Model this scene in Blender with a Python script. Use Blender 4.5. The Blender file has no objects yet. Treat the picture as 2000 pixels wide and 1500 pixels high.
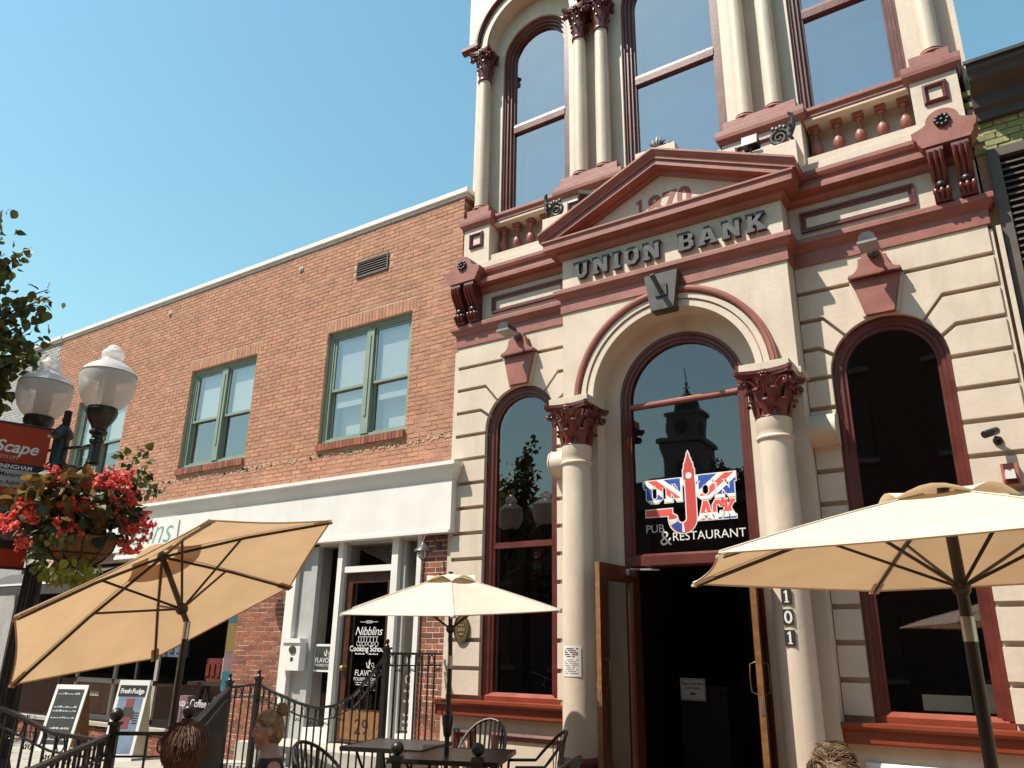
import bpy, bmesh, math, random
from mathutils import Vector, Matrix, noise

# ------------------------------------------------------------------ camera, world, sun, exposure
SC = bpy.context.scene
COL = SC.collection
YAW, PITCH, ROLL, FPX = -0.58688985, 0.32876184, 0.01640795, 1532.66
CAMLOC = Vector((0.0, -8.0, 1.6))
fw = Vector((math.sin(YAW)*math.cos(PITCH), math.cos(YAW)*math.cos(PITCH), math.sin(PITCH)))
rt = Vector((math.cos(YAW), -math.sin(YAW), 0.0))
up = rt.cross(fw)
rt2 = rt*math.cos(ROLL) + up*math.sin(ROLL)
up2 = -rt*math.sin(ROLL) + up*math.cos(ROLL)
cam = bpy.data.objects.new('camera', bpy.data.cameras.new('camera'))
COL.objects.link(cam)
M = Matrix((rt2, up2, -fw)).transposed().to_4x4()
M.translation = CAMLOC
cam.matrix_world = M
cam.data.sensor_width = 36.0
cam.data.sensor_fit = 'HORIZONTAL'
cam.data.lens = FPX/2000.0*36.0
cam.data.clip_start = 0.05
cam.data.clip_end = 3000.0
SC.camera = cam

SUNDIR = Vector((0.80, 1.0, -2.05)).normalized()          # the way the light travels
world = bpy.data.worlds.new('World')
SC.world = world
world.use_nodes = True
wn, wl = world.node_tree.nodes, world.node_tree.links
sky = wn.new('ShaderNodeTexSky')
sky.sky_type = 'NISHITA'
sky.sun_disc = False
sky.sun_elevation = math.asin(-SUNDIR.z)
sky.sun_rotation = math.atan2(-SUNDIR.x, -SUNDIR.y)
sky.altitude = 100.0
sky.air_density = 1.8
sky.dust_density = 0.6
sky.ozone_density = 3.0
wn['Background'].inputs['Strength'].default_value = 0.112
skt = wn.new('ShaderNodeMix'); skt.data_type = 'RGBA'; skt.blend_type = 'MULTIPLY'; skt.inputs[0].default_value = 1.0
skt.inputs[7].default_value = (0.82, 1.05, 0.93, 1.0)         # the whole sky a little more cyan, as the photograph's colour grade shows it
wl.new(sky.outputs['Color'], skt.inputs[6]); wl.new(skt.outputs[2], wn['Background'].inputs['Color'])
sun = bpy.data.objects.new('sun', bpy.data.lights.new('sun', 'SUN'))
COL.objects.link(sun)
sun.data.energy = 5.0
sun.data.angle = math.radians(0.53)
sun.data.color = (1.0, 0.915, 0.80)
sun.rotation_euler = SUNDIR.to_track_quat('-Z', 'Y').to_euler()
sun.location = (-8, -14, 25)
SC.view_settings.view_transform = 'Standard'
SC.view_settings.look = 'None'
SC.view_settings.exposure = 0.70
SC.view_settings.gamma = 1.0
SC.view_settings.use_curve_mapping = False
SC.cycles.max_bounces = 8
SC.cycles.transparent_max_bounces = 16

# ------------------------------------------------------------------ helpers
rnd = random.Random(7)
PI = math.pi

class MB:
    """collects verts and faces of ONE mesh object"""
    def __init__(s): s.v = []; s.f = []; s.tone = []
    def add(s, vs, fs, tone=None):
        o = len(s.v); s.v += [tuple(v) for v in vs]; s.f += [tuple(i+o for i in f) for f in fs]
        if tone is not None: s.tone += [tone]*len(fs)
        return s
    def box(s, x0, x1, y0, y1, z0, z1, tone=None):
        return s.add([(x0,y0,z0),(x1,y0,z0),(x1,y1,z0),(x0,y1,z0),(x0,y0,z1),(x1,y0,z1),(x1,y1,z1),(x0,y1,z1)],
                     [(0,3,2,1),(4,5,6,7),(0,1,5,4),(1,2,6,5),(2,3,7,6),(3,0,4,7)], tone)
    def cbox(s, c, d): return s.box(c[0]-d[0]/2, c[0]+d[0]/2, c[1]-d[1]/2, c[1]+d[1]/2, c[2]-d[2]/2, c[2]+d[2]/2)
    def bar(s, a, b, w, h=None, upv=(0,0,1)):
        a, b = Vector(a), Vector(b); h = h or w
        t = (b-a).normalized(); sd = t.cross(Vector(upv))
        if sd.length < 1e-4: sd = t.cross(Vector((1,0,0)))
        sd.normalize(); u = sd.cross(t)
        vs = []
        for p in (a, b):
            for i, j in ((-1,-1),(1,-1),(1,1),(-1,1)): vs.append(p + sd*(i*w/2) + u*(j*h/2))
        return s.add(vs, [(0,1,2,3),(7,6,5,4),(0,4,5,1),(1,5,6,2),(2,6,7,3),(3,7,4,0)])
    def prism(s, poly, a0, a1, axis='y'):
        n = len(poly)
        def P(p, a): return (p[0], a, p[1]) if axis == 'y' else ((p[0], p[1], a) if axis == 'z' else (a, p[0], p[1]))
        vs = [P(p, a0) for p in poly] + [P(p, a1) for p in poly]
        fs = [tuple(range(n)), tuple(range(2*n-1, n-1, -1))] + [(i, (i+1) % n, n+(i+1) % n, n+i) for i in range(n)]
        return s.add(vs, fs)
    def lathe(s, prof, c=(0,0,0), n=24, flute=None):
        vs, fs = [], []
        m = len(prof)
        for r, z in prof:
            for k in range(n):
                a = 2*PI*k/n; vs.append((c[0]+r*math.cos(a), c[1]+r*math.sin(a), c[2]+z))
        for i in range(m-1):
            for k in range(n):
                k2 = (k+1) % n
                fs.append((i*n+k, i*n+k2, (i+1)*n+k2, (i+1)*n+k))
        fs.append(tuple(range(n-1, -1, -1))); fs.append(tuple((m-1)*n+k for k in range(n)))
        return s.add(vs, fs)
    def tube(s, pts, r, n=7, closed=False):
        pts = [Vector(p) for p in pts]; m = len(pts)
        rr = r if isinstance(r, (list, tuple)) else [r]*m
        vs, fs = [], []
        prev = None
        for i, p in enumerate(pts):
            if closed: t = pts[(i+1) % m]-pts[i-1]
            else: t = pts[min(i+1, m-1)]-pts[max(i-1, 0)]
            t.normalize()
            if prev is None:
                prev = t.cross(Vector((0,0,1)))
                if prev.length < 1e-3: prev = t.cross(Vector((0,1,0)))
            prev = (prev - t*prev.dot(t)).normalized()
            b = t.cross(prev)
            for k in range(n):
                a = 2*PI*k/n; vs.append(p + prev*(rr[i]*math.cos(a)) + b*(rr[i]*math.sin(a)))
        for i in range(m if closed else m-1):
            j = (i+1) % m
            for k in range(n):
                k2 = (k+1) % n; fs.append((i*n+k, i*n+k2, j*n+k2, j*n+k))
        if not closed:
            fs.append(tuple(range(n-1, -1, -1))); fs.append(tuple((m-1)*n+k for k in range(n)))
        return s.add(vs, fs)
    def sphere(s, c, r, nu=14, nv=9):
        rx, ry, rz = r if isinstance(r, (tuple, list)) else (r, r, r)
        vs = [(c[0], c[1], c[2]-rz)]; fs = []
        for j in range(1, nv):
            th = -PI/2+PI*j/nv
            for k in range(nu):
                a = 2*PI*k/nu; vs.append((c[0]+rx*math.cos(th)*math.cos(a), c[1]+ry*math.cos(th)*math.sin(a), c[2]+rz*math.sin(th)))
        vs.append((c[0], c[1], c[2]+rz)); last = len(vs)-1
        for k in range(nu):
            k2 = (k+1) % nu
            fs.append((0, 1+k2, 1+k)); fs.append((last, last-nu+k, last-nu+k2))
            for j in range(nv-2): fs.append((1+j*nu+k, 1+j*nu+k2, 1+(j+1)*nu+k2, 1+(j+1)*nu+k))
        return s.add(vs, fs)
    def sweep(s, path, prof, plane='XZ', closed=False):
        """prof (a,b): a along the left normal of the path, b across the plane"""
        m, n = len(path), len(prof)
        P = [Vector((p[0], p[1])) for p in path]
        vs, fs = [], []
        for i in range(m):
            if closed: d0, d1 = (P[i]-P[i-1]).normalized(), (P[(i+1) % m]-P[i]).normalized()
            else:
                d0 = (P[i]-P[i-1]).normalized() if i else (P[1]-P[0]).normalized()
                d1 = (P[i+1]-P[i]).normalized() if i < m-1 else d0
            n0, n1 = Vector((-d0.y, d0.x)), Vector((-d1.y, d1.x))
            mt = n0+n1
            mt = mt/(mt.length_squared/2) if mt.length > 1e-4 else n0
            for a, b in prof:
                q = P[i]+mt*a
                vs.append((q.x, b, q.y) if plane == 'XZ' else ((q.x, q.y, b) if plane == 'XY' else (b, q.x, q.y)))
        for i in range(m if closed else m-1):
            j = (i+1) % m
            for k in range(n):
                k2 = (k+1) % n; fs.append((i*n+k, i*n+k2, j*n+k2, j*n+k))
        if not closed:
            fs.append(tuple(range(n))); fs.append(tuple((m-1)*n+k for k in range(n-1, -1, -1)))
        return s.add(vs, fs)
    def xf(s, mat, start=0):
        s.v[start:] = [tuple(mat @ Vector(v)) for v in s.v[start:]]; return s
    def clip(s, co, no):
        me = bpy.data.meshes.new('t'); me.from_pydata(s.v, [], s.f); bm = bmesh.new(); bm.from_mesh(me)
        bmesh.ops.remove_doubles(bm, verts=bm.verts, dist=1e-5)
        g = bmesh.ops.bisect_plane(bm, geom=bm.verts[:]+bm.edges[:]+bm.faces[:], plane_co=co, plane_no=no, clear_outer=True)
        es = [e for e in g['geom_cut'] if isinstance(e, bmesh.types.BMEdge)]
        bmesh.ops.holes_fill(bm, edges=es)
        bm.verts.index_update()
        s.v = [tuple(v.co) for v in bm.verts]; s.f = [tuple(v.index for v in f.verts) for f in bm.faces]
        bm.free(); bpy.data.meshes.remove(me); return s
    def mesh(s, name, mat, smooth=None, recalc=True):
        me = bpy.data.meshes.new(name); me.from_pydata(s.v, [], s.f)
        if recalc:
            bm = bmesh.new(); bm.from_mesh(me); bmesh.ops.recalc_face_normals(bm, faces=bm.faces); bm.to_mesh(me); bm.free()
        if s.tone:
            at = me.attributes.new('tone', 'FLOAT', 'FACE'); at.data.foreach_set('value', s.tone)
        if mat: me.materials.append(MT[mat] if isinstance(mat, str) else mat)
        if smooth:
            me.polygons.foreach_set('use_smooth', [True]*len(me.polygons))
            me.set_sharp_from_angle(angle=math.radians(smooth))
        me.update(); return me
    def build(s, name, mat, parent=None, smooth=None, recalc=True):
        return link(name, s.mesh(name, mat, smooth, recalc), parent)

def link(name, me, parent=None, loc=None, mw=None):
    o = bpy.data.objects.new(name, me); COL.objects.link(o)
    if parent is not None: o.parent = parent
    if loc is not None: o.location = loc
    if mw is not None: o.matrix_basis = mw
    return o
def tag(o, label=None, cat=None, group=None, kind=None):
    if label: o['label'] = label
    if cat: o['category'] = cat
    if group: o['group'] = group
    if kind: o['kind'] = kind
    return o
def thing(name, label, cat, loc=(0,0,0), rz=0, group=None, kind=None):
    o = bpy.data.objects.new(name, None); COL.objects.link(o); o.location = loc; o.rotation_euler = (0,0,rz)
    o.empty_display_size = 0.1
    return tag(o, label, cat, group, kind)
def copy_tree(o, parent=None, loc=None, rz=None):
    c = o.copy(); COL.objects.link(c); c.parent = parent
    if loc is not None: c.location = loc
    if rz is not None: c.rotation_euler = (0,0,rz)
    for ch in list(o.children): copy_tree(ch, c)
    return c
def B(name, mat, parent, *boxes, smooth=None):
    m = MB()
    for b in boxes: m.box(*b)
    return m.build(name, mat, parent, smooth)
def arc(cx, cz, r, a0, a1, n): return [(cx+r*math.cos(math.radians(a0+(a1-a0)*i/n)), cz+r*math.sin(math.radians(a0+(a1-a0)*i/n))) for i in range(n+1)]
def arch_path(cx, R, zb, zs, n=28): return [(cx-R, zb)]+arc(cx, zs, R, 180, 0, n)+[(cx+R, zb)]
def arched_wall(mb, x0, x1, z0, z1, cx, R, zs, sill, y0, y1, n=28):
    """wall slab with one arched opening, as a single outline (the opening is tied to the foot by a slit)"""
    A = arc(cx, zs, R, 180, 0, n)
    if sill > z0+1e-4: low = [(cx, z0), (cx, sill), (cx-R, sill)]+A+[(cx+R, sill), (cx+0.0005, sill), (cx+0.0005, z0)]
    else: low = ([(cx-R, z0)] if zs > z0+1e-4 else [])+A+([(cx+R, z0)] if zs > z0+1e-4 else [])
    return mb.prism([(x0, z0)]+low+[(x1, z0), (x1, z1), (x0, z1)], y0, y1)
def arched_pane(cx, R, zb, zs, y, n=28, t=0.01):
    return MB().prism(arch_path(cx, R, zb, zs, n), y, y+t)
def text_mesh(s, size, offset=0.0, extrude=0.0, shear=0.0, align='CENTER', spacing=1.0, bevel=0.0):
    cu = bpy.data.curves.new('t', 'FONT'); cu.body = s; cu.size = size; cu.offset = offset; cu.extrude = extrude
    cu.shear = shear; cu.align_x = align; cu.space_character = spacing; cu.resolution_u = 4
    o = bpy.data.objects.new('t', cu); COL.objects.link(o)
    dg = bpy.context.evaluated_depsgraph_get(); dg.update()
    me = bpy.data.meshes.new_from_object(o.evaluated_get(dg)); bpy.data.objects.remove(o); bpy.data.curves.remove(cu)
    return me
def flat_mesh(polys, extrude=0.0, offset=0.0):
    """filled 2-D outline (even-odd holes) as a mesh in its XY plane"""
    cu = bpy.data.curves.new('t', 'CURVE'); cu.dimensions = '2D'; cu.fill_mode = 'BOTH'; cu.extrude = extrude; cu.offset = offset
    for p in polys:
        sp = cu.splines.new('POLY'); sp.points.add(len(p)-1)
        for i, q in enumerate(p): sp.points[i].co = (q[0], q[1], 0, 1)
        sp.use_cyclic_u = True
    o = bpy.data.objects.new('t', cu); COL.objects.link(o)
    dg = bpy.context.evaluated_depsgraph_get(); dg.update()
    me = bpy.data.meshes.new_from_object(o.evaluated_get(dg)); bpy.data.objects.remove(o); bpy.data.curves.remove(cu)
    return me
STAND = Matrix.Rotation(PI/2, 4, 'X')                       # XY plane -> XZ plane, facing -Y
def put(name, me, mat, parent, loc, rz=0.0, M=None):
    me.name = name; me.materials.clear(); me.materials.append(MT[mat])
    mw = Matrix.Translation(loc) @ Matrix.Rotation(rz, 4, 'Z') @ (M or STAND)
    return link(name, me, parent, mw=mw)
def text(name, s, size, mat, parent, loc, rz=0.0, M=None, **k): return put(name, text_mesh(s, size, **k), mat, parent, loc, rz, M)

# ------------------------------------------------------------------ materials (all node based)
MT = {}
ALB = 0.79                                                  # one scale for every painted and stone albedo below
def sr(r, g, b):
    f = lambda c: (c/255/12.92) if c/255 <= 0.04045 else ((c/255+0.055)/1.055)**2.4
    return (f(r), f(g), f(b), 1.0)
def mat(name, col, rough=0.6, metal=0.0, spec=0.5, var=0.12, scale=6.0, bump=0.0, bscale=None, dirt=0.0, dirtcol=(0.12,0.09,0.06,1), streak=False, tone=None, objrand=0.0, trans=0.0, coat=0.0, transcol=None, bevel=0.0):
    m = bpy.data.materials.new(name); m.use_nodes = True; MT[name] = m
    n, l = m.node_tree.nodes, m.node_tree.links
    p = n['Principled BSDF']; p.inputs['Roughness'].default_value = rough; p.inputs['Metallic'].default_value = metal
    p.inputs['Specular IOR Level'].default_value = spec
    if coat: p.inputs['Coat Weight'].default_value = coat; p.inputs['Coat Roughness'].default_value = 0.12
    col = tuple(c*ALB for c in col[:3])+(1,); dirtcol = tuple(c*ALB for c in dirtcol[:3])+(1,)
    tc = n.new('ShaderNodeTexCoord'); geo = n.new('ShaderNodeNewGeometry')
    nz = n.new('ShaderNodeTexNoise'); nz.inputs['Scale'].default_value = scale; nz.inputs['Detail'].default_value = 5
    l.new(geo.outputs['Position'], nz.inputs['Vector'])
    hsv = n.new('ShaderNodeHueSaturation'); hsv.inputs['Color'].default_value = col
    mr = n.new('ShaderNodeMapRange'); mr.inputs[1].default_value = 0.3; mr.inputs[2].default_value = 0.7
    mr.inputs[3].default_value = 1-var; mr.inputs[4].default_value = 1+var
    l.new(nz.outputs['Fac'], mr.inputs[0])
    val = mr.outputs[0]
    def mul(a, src, lo, hi):
        r = n.new('ShaderNodeMapRange'); r.inputs[3].default_value = lo; r.inputs[4].default_value = hi; l.new(src, r.inputs[0])
        x = n.new('ShaderNodeMath'); x.operation = 'MULTIPLY'; l.new(a, x.inputs[0]); l.new(r.outputs[0], x.inputs[1]); return x.outputs[0]
    if tone:
        at = n.new('ShaderNodeAttribute'); at.attribute_name = 'tone'; val = mul(val, at.outputs['Fac'], 1-tone, 1+tone)
    if objrand:
        oi = n.new('ShaderNodeObjectInfo'); val = mul(val, oi.outputs['Random'], 1-objrand, 1+objrand)
    l.new(val, hsv.inputs['Value'])
    out = hsv.outputs['Color']
    if tone or objrand:
        src = at.outputs['Fac'] if tone else oi.outputs['Random']
        w = n.new('ShaderNodeMath'); w.operation = 'MULTIPLY'; w.inputs[1].default_value = 7.31; l.new(src, w.inputs[0])
        fr = n.new('ShaderNodeMath'); fr.operation = 'FRACT'; l.new(w.outputs[0], fr.inputs[0])
        r = n.new('ShaderNodeMapRange'); r.inputs[3].default_value = 0.494; r.inputs[4].default_value = 0.506; l.new(fr.outputs[0], r.inputs[0]); l.new(r.outputs[0], hsv.inputs['Hue'])
    if dirt:
        dn = n.new('ShaderNodeTexNoise'); dn.inputs['Scale'].default_value = 1.3; dn.inputs['Detail'].default_value = 9; dn.inputs['Roughness'].default_value = 0.68
        mp = n.new('ShaderNodeMapping'); mp.inputs['Scale'].default_value = (3.2, 3.2, 0.55) if streak else (1,1,1)
        l.new(geo.outputs['Position'], mp.inputs['Vector']); l.new(mp.outputs[0], dn.inputs['Vector'])
        r = n.new('ShaderNodeMapRange'); r.inputs[1].default_value = 0.50; r.inputs[2].default_value = 0.78; r.inputs[3].default_value = 0; r.inputs[4].default_value = dirt
        l.new(dn.outputs['Fac'], r.inputs[0])
        mx = n.new('ShaderNodeMix'); mx.data_type = 'RGBA'; l.new(r.outputs[0], mx.inputs[0]); l.new(out, mx.inputs[6]); mx.inputs[7].default_value = dirtcol
        out = mx.outputs[2]
    l.new(out, p.inputs['Base Color'])
    rn = n.new('ShaderNodeMapRange'); rn.inputs[3].default_value = max(0.02, rough-0.08); rn.inputs[4].default_value = min(1, rough+0.1)
    l.new(nz.outputs['Fac'], rn.inputs[0]); l.new(rn.outputs[0], p.inputs['Roughness'])
    if bevel:
        bev = n.new('ShaderNodeBevel'); bev.samples = 3; bev.inputs['Radius'].default_value = bevel
        l.new(bev.outputs[0], p.inputs['Normal'])
    if bump:
        bn = n.new('ShaderNodeTexNoise'); bn.inputs['Scale'].default_value = bscale or 40.0; bn.inputs['Detail'].default_value = 6
        l.new(geo.outputs['Position'], bn.inputs['Vector'])
        bp = n.new('ShaderNodeBump'); bp.inputs['Strength'].default_value = bump; bp.inputs['Distance'].default_value = 0.02
        l.new(bn.outputs['Fac'], bp.inputs['Height']); l.new(bp.outputs[0], p.inputs['Normal'])
        if bevel: l.new(bev.outputs[0], bp.inputs['Normal'])
    if trans:
        tr = n.new('ShaderNodeBsdfTranslucent'); l.new(out, tr.inputs['Color'])
        if transcol:
            m_ = n.new('ShaderNodeMix'); m_.data_type = 'RGBA'; m_.blend_type = 'MULTIPLY'; m_.inputs[0].default_value = 1.0; l.new(out, m_.inputs[6]); m_.inputs[7].default_value = (*transcol, 1); l.new(m_.outputs[2], tr.inputs['Color'])
        mxs = n.new('ShaderNodeMixShader'); mxs.inputs[0].default_value = trans
        l.new(p.outputs[0], mxs.inputs[1]); l.new(tr.outputs[0], mxs.inputs[2]); l.new(mxs.outputs[0], n['Material Output'].inputs['Surface'])
    return m
def glass(name, refl, tint=(0.85,0.87,0.86,1), rough=0.015, ripple=0.06, top=1.0, gcol=(1.0,0.88,0.90,1)):
    m = bpy.data.materials.new(name); m.use_nodes = True; MT[name] = m
    n, l = m.node_tree.nodes, m.node_tree.links; n.remove(n['Principled BSDF'])
    fr = n.new('ShaderNodeFresnel'); fr.inputs['IOR'].default_value = 1.5
    mr = n.new('ShaderNodeMapRange'); mr.inputs[1].default_value = 0.04; mr.inputs[2].default_value = 1.0; mr.inputs[3].default_value = refl; mr.inputs[4].default_value = top
    l.new(fr.outputs[0], mr.inputs[0])
    gl = n.new('ShaderNodeBsdfGlossy'); gl.inputs['Roughness'].default_value = rough; gl.inputs['Color'].default_value = gcol
    tr = n.new('ShaderNodeBsdfTransparent'); tr.inputs['Color'].default_value = tint
    geo = n.new('ShaderNodeNewGeometry'); nz = n.new('ShaderNodeTexNoise'); nz.inputs['Scale'].default_value = 2.2; nz.inputs['Detail'].default_value = 1
    l.new(geo.outputs['Position'], nz.inputs['Vector'])
    bp = n.new('ShaderNodeBump'); bp.inputs['Strength'].default_value = ripple; bp.inputs['Distance'].default_value = 0.02
    l.new(nz.outputs['Fac'], bp.inputs['Height']); l.new(bp.outputs[0], gl.inputs['Normal'])
    bf = n.new('ShaderNodeMath'); bf.operation = 'SUBTRACT'; bf.inputs[0].default_value = 1.0; l.new(geo.outputs['Backfacing'], bf.inputs[1])
    mu = n.new('ShaderNodeMath'); mu.operation = 'MULTIPLY'; l.new(mr.outputs[0], mu.inputs[0]); l.new(bf.outputs[0], mu.inputs[1])
    mx = n.new('ShaderNodeMixShader'); l.new(mu.outputs[0], mx.inputs[0]); l.new(tr.outputs[0], mx.inputs[1]); l.new(gl.outputs[0], mx.inputs[2])
    l.new(mx.outputs[0], n['Material Output'].inputs['Surface'])
    return m

mat('cream', (0.70,0.588,0.472), 0.55, var=0.07, scale=2.6, bump=0.12, bscale=16, dirt=0.50, dirtcol=(0.44,0.345,0.25,1), streak=True, bevel=0.008)
mat('cream_soft', (0.66,0.55,0.435), 0.6, var=0.06, scale=3.0, bump=0.08, bscale=10)
mat('terracotta', (0.325,0.106,0.080), 0.48, var=0.16, scale=5.0, bump=0.10, bscale=22, dirt=0.34, dirtcol=(0.40,0.20,0.155,1), streak=True, bevel=0.006)
mat('oxblood', (0.12,0.022,0.016), 0.35, var=0.12, scale=8.0, bump=0.06, bscale=30)
mat('capital_red', (0.14,0.027,0.020), 0.30, var=0.18, scale=14.0, bump=0.1, bscale=50)
mat('frame_red', (0.118,0.022,0.015), 0.38, var=0.2, scale=6.0, bump=0.08, dirt=0.2, dirtcol=(0.2,0.07,0.05,1), streak=True)
mat('sill_red', (0.25,0.045,0.018), 0.38, var=0.10, scale=6.0, bump=0.05, dirt=0.1, dirtcol=(0.2,0.1,0.07,1))
mat('lettergrey', (0.040,0.041,0.048), 0.5, var=0.25, scale=12, bump=0.15, bscale=30)
mat('darkslate', (0.075,0.062,0.055), 0.45, var=0.2, scale=9)
mat('iron', (0.012,0.0105,0.010), 0.38, var=0.3, scale=15, bump=0.1)
mat('blackmetal', (0.018,0.012,0.010), 0.32, var=0.2, scale=10)
mat('gunmetal', (0.055,0.05,0.048), 0.4, var=0.2, scale=10)
mat('steel', (0.55,0.54,0.52), 0.28, metal=0.9, var=0.15)
mat('greyplastic', (0.30,0.30,0.30), 0.5)
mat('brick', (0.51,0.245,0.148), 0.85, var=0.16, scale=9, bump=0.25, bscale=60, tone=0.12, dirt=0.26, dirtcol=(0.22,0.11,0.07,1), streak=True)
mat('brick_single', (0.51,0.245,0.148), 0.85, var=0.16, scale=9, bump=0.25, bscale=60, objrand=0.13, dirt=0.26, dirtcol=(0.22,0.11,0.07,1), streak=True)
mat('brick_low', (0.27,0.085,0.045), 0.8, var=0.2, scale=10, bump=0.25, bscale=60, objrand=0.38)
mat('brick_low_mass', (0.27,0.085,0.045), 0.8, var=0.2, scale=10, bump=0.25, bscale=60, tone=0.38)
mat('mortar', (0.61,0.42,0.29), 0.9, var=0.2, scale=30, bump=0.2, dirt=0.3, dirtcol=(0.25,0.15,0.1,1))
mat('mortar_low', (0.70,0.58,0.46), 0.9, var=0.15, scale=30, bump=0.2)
mat('brick_gray', (0.44,0.43,0.41), 0.8, var=0.1, tone=0.1)
mat('brick_green', (0.30,0.33,0.14), 0.85, var=0.25, scale=14, bump=0.4, bscale=30, objrand=0.2, dirt=0.4, dirtcol=(0.25,0.2,0.12,1))
mat('white_paint', (0.86,0.83,0.78), 0.5, var=0.05, scale=3, bump=0.04, dirt=0.14, dirtcol=(0.5,0.44,0.36,1), streak=True)
mat('grey_paint', (0.47,0.46,0.44), 0.5, var=0.06)
mat('green_frame', (0.25,0.325,0.255), 0.5, var=0.1, scale=6, dirt=0.15, dirtcol=(0.4,0.42,0.36,1))
mat('limestone', (0.50,0.46,0.40), 0.85, var=0.14, scale=8, bump=0.2, bscale=50, dirt=0.25, dirtcol=(0.28,0.24,0.2,1))
mat('concrete', (0.27,0.152,0.088), 0.9, var=0.12, scale=5, bump=0.15, bscale=60, dirt=0.25, dirtcol=(0.22,0.19,0.16,1))
mat('footway_stone', (0.40,0.36,0.30), 0.9, var=0.14, scale=5, bump=0.15, bscale=60, dirt=0.3, dirtcol=(0.2,0.17,0.14,1))
mat('paver', (0.34,0.17,0.115), 0.85, var=0.2, scale=8, bump=0.2, bscale=50, objrand=0.15)
mat('asphalt', (0.10,0.095,0.09), 0.9, var=0.2, scale=20, bump=0.2)
mat('wood_door', (0.085,0.029,0.011), 0.35, var=0.3, scale=14, bump=0.05, coat=0.3)
mat('oak', (0.27,0.125,0.047), 0.4, var=0.25, scale=18, bump=0.08)
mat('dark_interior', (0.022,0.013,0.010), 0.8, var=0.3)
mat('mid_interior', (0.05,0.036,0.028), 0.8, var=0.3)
mat('shelf_white', (0.75,0.71,0.64), 0.6)
mat('canvas', (0.92,0.82,0.67), 0.9, var=0.06, scale=4, bump=0.30, bscale=7, trans=0.36, transcol=(0.60,0.44,0.29), dirt=0.25, dirtcol=(0.6,0.47,0.33,1))
mat('canvas_tan', (0.66,0.485,0.31), 0.9, var=0.07, scale=4, bump=0.30, bscale=7, dirt=0.2, dirtcol=(0.5,0.34,0.2,1), trans=0.46, transcol=(1.0,0.90,0.80))
mat('paper', (0.74,0.72,0.69), 0.7, var=0.03)
mat('ink', (0.012,0.010,0.010), 0.7, var=0.0)
mat('vinyl_white', (0.80,0.78,0.75), 0.6, var=0.0)
mat('vinyl_grey', (0.55,0.55,0.55), 0.6, var=0.0)
mat('teal_paint', (0.17,0.40,0.35), 0.6, var=0.05)
mat('red_1870', (0.30,0.085,0.062), 0.6, var=0.05)
mat('bronze', (0.10,0.065,0.03), 0.45, metal=0.3, var=0.3, scale=20)
mat('gold', (0.48,0.34,0.14), 0.4, metal=0.6)
mat('banner_red', (0.50,0.055,0.016), 0.7, var=0.05, trans=0.25)
mat('banner_grey', (0.42,0.39,0.37), 0.7, var=0.03)
mat('banner_photo', (0.105,0.082,0.070), 0.7, var=0.7, scale=9)
mat('banner_photo_light', (0.24,0.20,0.17), 0.7, var=0.3, scale=20)
mat('leaf_tree', (0.105,0.118,0.030), 0.5, var=0.35, scale=4, tone=0.45, trans=0.35)
mat('leaf_dark', (0.045,0.058,0.018), 0.5, var=0.35, scale=8, tone=0.4, trans=0.25)
mat('leaf_bronze', (0.20,0.115,0.030), 0.5, var=0.4, scale=9, tone=0.5, trans=0.3)
mat('leaf_ivy', (0.20,0.24,0.105), 0.55, var=0.3, scale=20, tone=0.35, trans=0.2)
mat('leaf_lime', (0.32,0.33,0.045), 0.5, var=0.25, scale=10, tone=0.3, trans=0.35)
mat('petal', (0.95,0.155,0.13), 0.6, var=0.3, scale=30, tone=0.35, trans=0.25)
mat('bark', (0.075,0.055,0.040), 0.9, var=0.3, scale=20, bump=0.5)
mat('coir', (0.19,0.095,0.035), 0.95, var=0.35, scale=30, bump=0.6, bscale=90)
mat('skin', (0.44,0.215,0.145), 0.5, var=0.06, scale=12, bump=0.02)
mat('lips', (0.34,0.10,0.085), 0.45)
mat('hair_blonde', (0.36,0.215,0.095), 0.5, var=0.5, scale=40, bump=0.3, bscale=120)
mat('hair_root', (0.14,0.075,0.036), 0.5, var=0.35, scale=50, bump=0.3, bscale=120)
mat('hair_curly', (0.125,0.047,0.017), 0.65, var=0.5, scale=40, bump=0.4, bscale=90)
mat('hair_man', (0.17,0.105,0.055), 0.5, var=0.45, scale=50, bump=0.3, bscale=100)
mat('top_dark', (0.026,0.020,0.022), 0.8, var=0.5, scale=20)
mat('top_print', (0.20,0.125,0.115), 0.8, var=0.8, scale=25)
mat('denim', (0.05,0.06,0.09), 0.85, var=0.2)
mat('shirt_blue', (0.10,0.12,0.16), 0.85, var=0.2)
mat('chalk', (0.035,0.04,0.04), 0.8, var=0.3)
mat('poster_blue', (0.20,0.27,0.38), 0.6, var=0.25, scale=5)
mat('poster_dark', (0.05,0.035,0.03), 0.6)
mat('poster_red', (0.25,0.05,0.04), 0.6)
mat('poster_cyan', (0.04,0.23,0.34), 0.6)
mat('poster_yellow', (0.36,0.26,0.10), 0.6)
mat('poster_pink', (0.33,0.22,0.28), 0.6)
mat('flag_blue', (0.012,0.055,0.34), 0.6, var=0.02)
mat('flag_red', (0.62,0.055,0.045), 0.6, var=0.02)
mat('roof_slate', (0.055,0.048,0.046), 0.6, var=0.2)
mat('louver', (0.115,0.085,0.068), 0.5, var=0.15)
mat('far_stone', (0.20,0.19,0.175), 0.85, var=0.12)
mat('far_brick', (0.085,0.045,0.034), 0.9, var=0.3)
mat('shade_dark', (0.15,0.185,0.22), 0.7, var=0.25, scale=2.5, dirt=0.5, dirtcol=(0.34,0.38,0.42,1))
mat('blind', (0.80,0.82,0.83), 0.6, var=0.03)
mat('seat_red', (0.45,0.13,0.085), 0.7)
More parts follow.
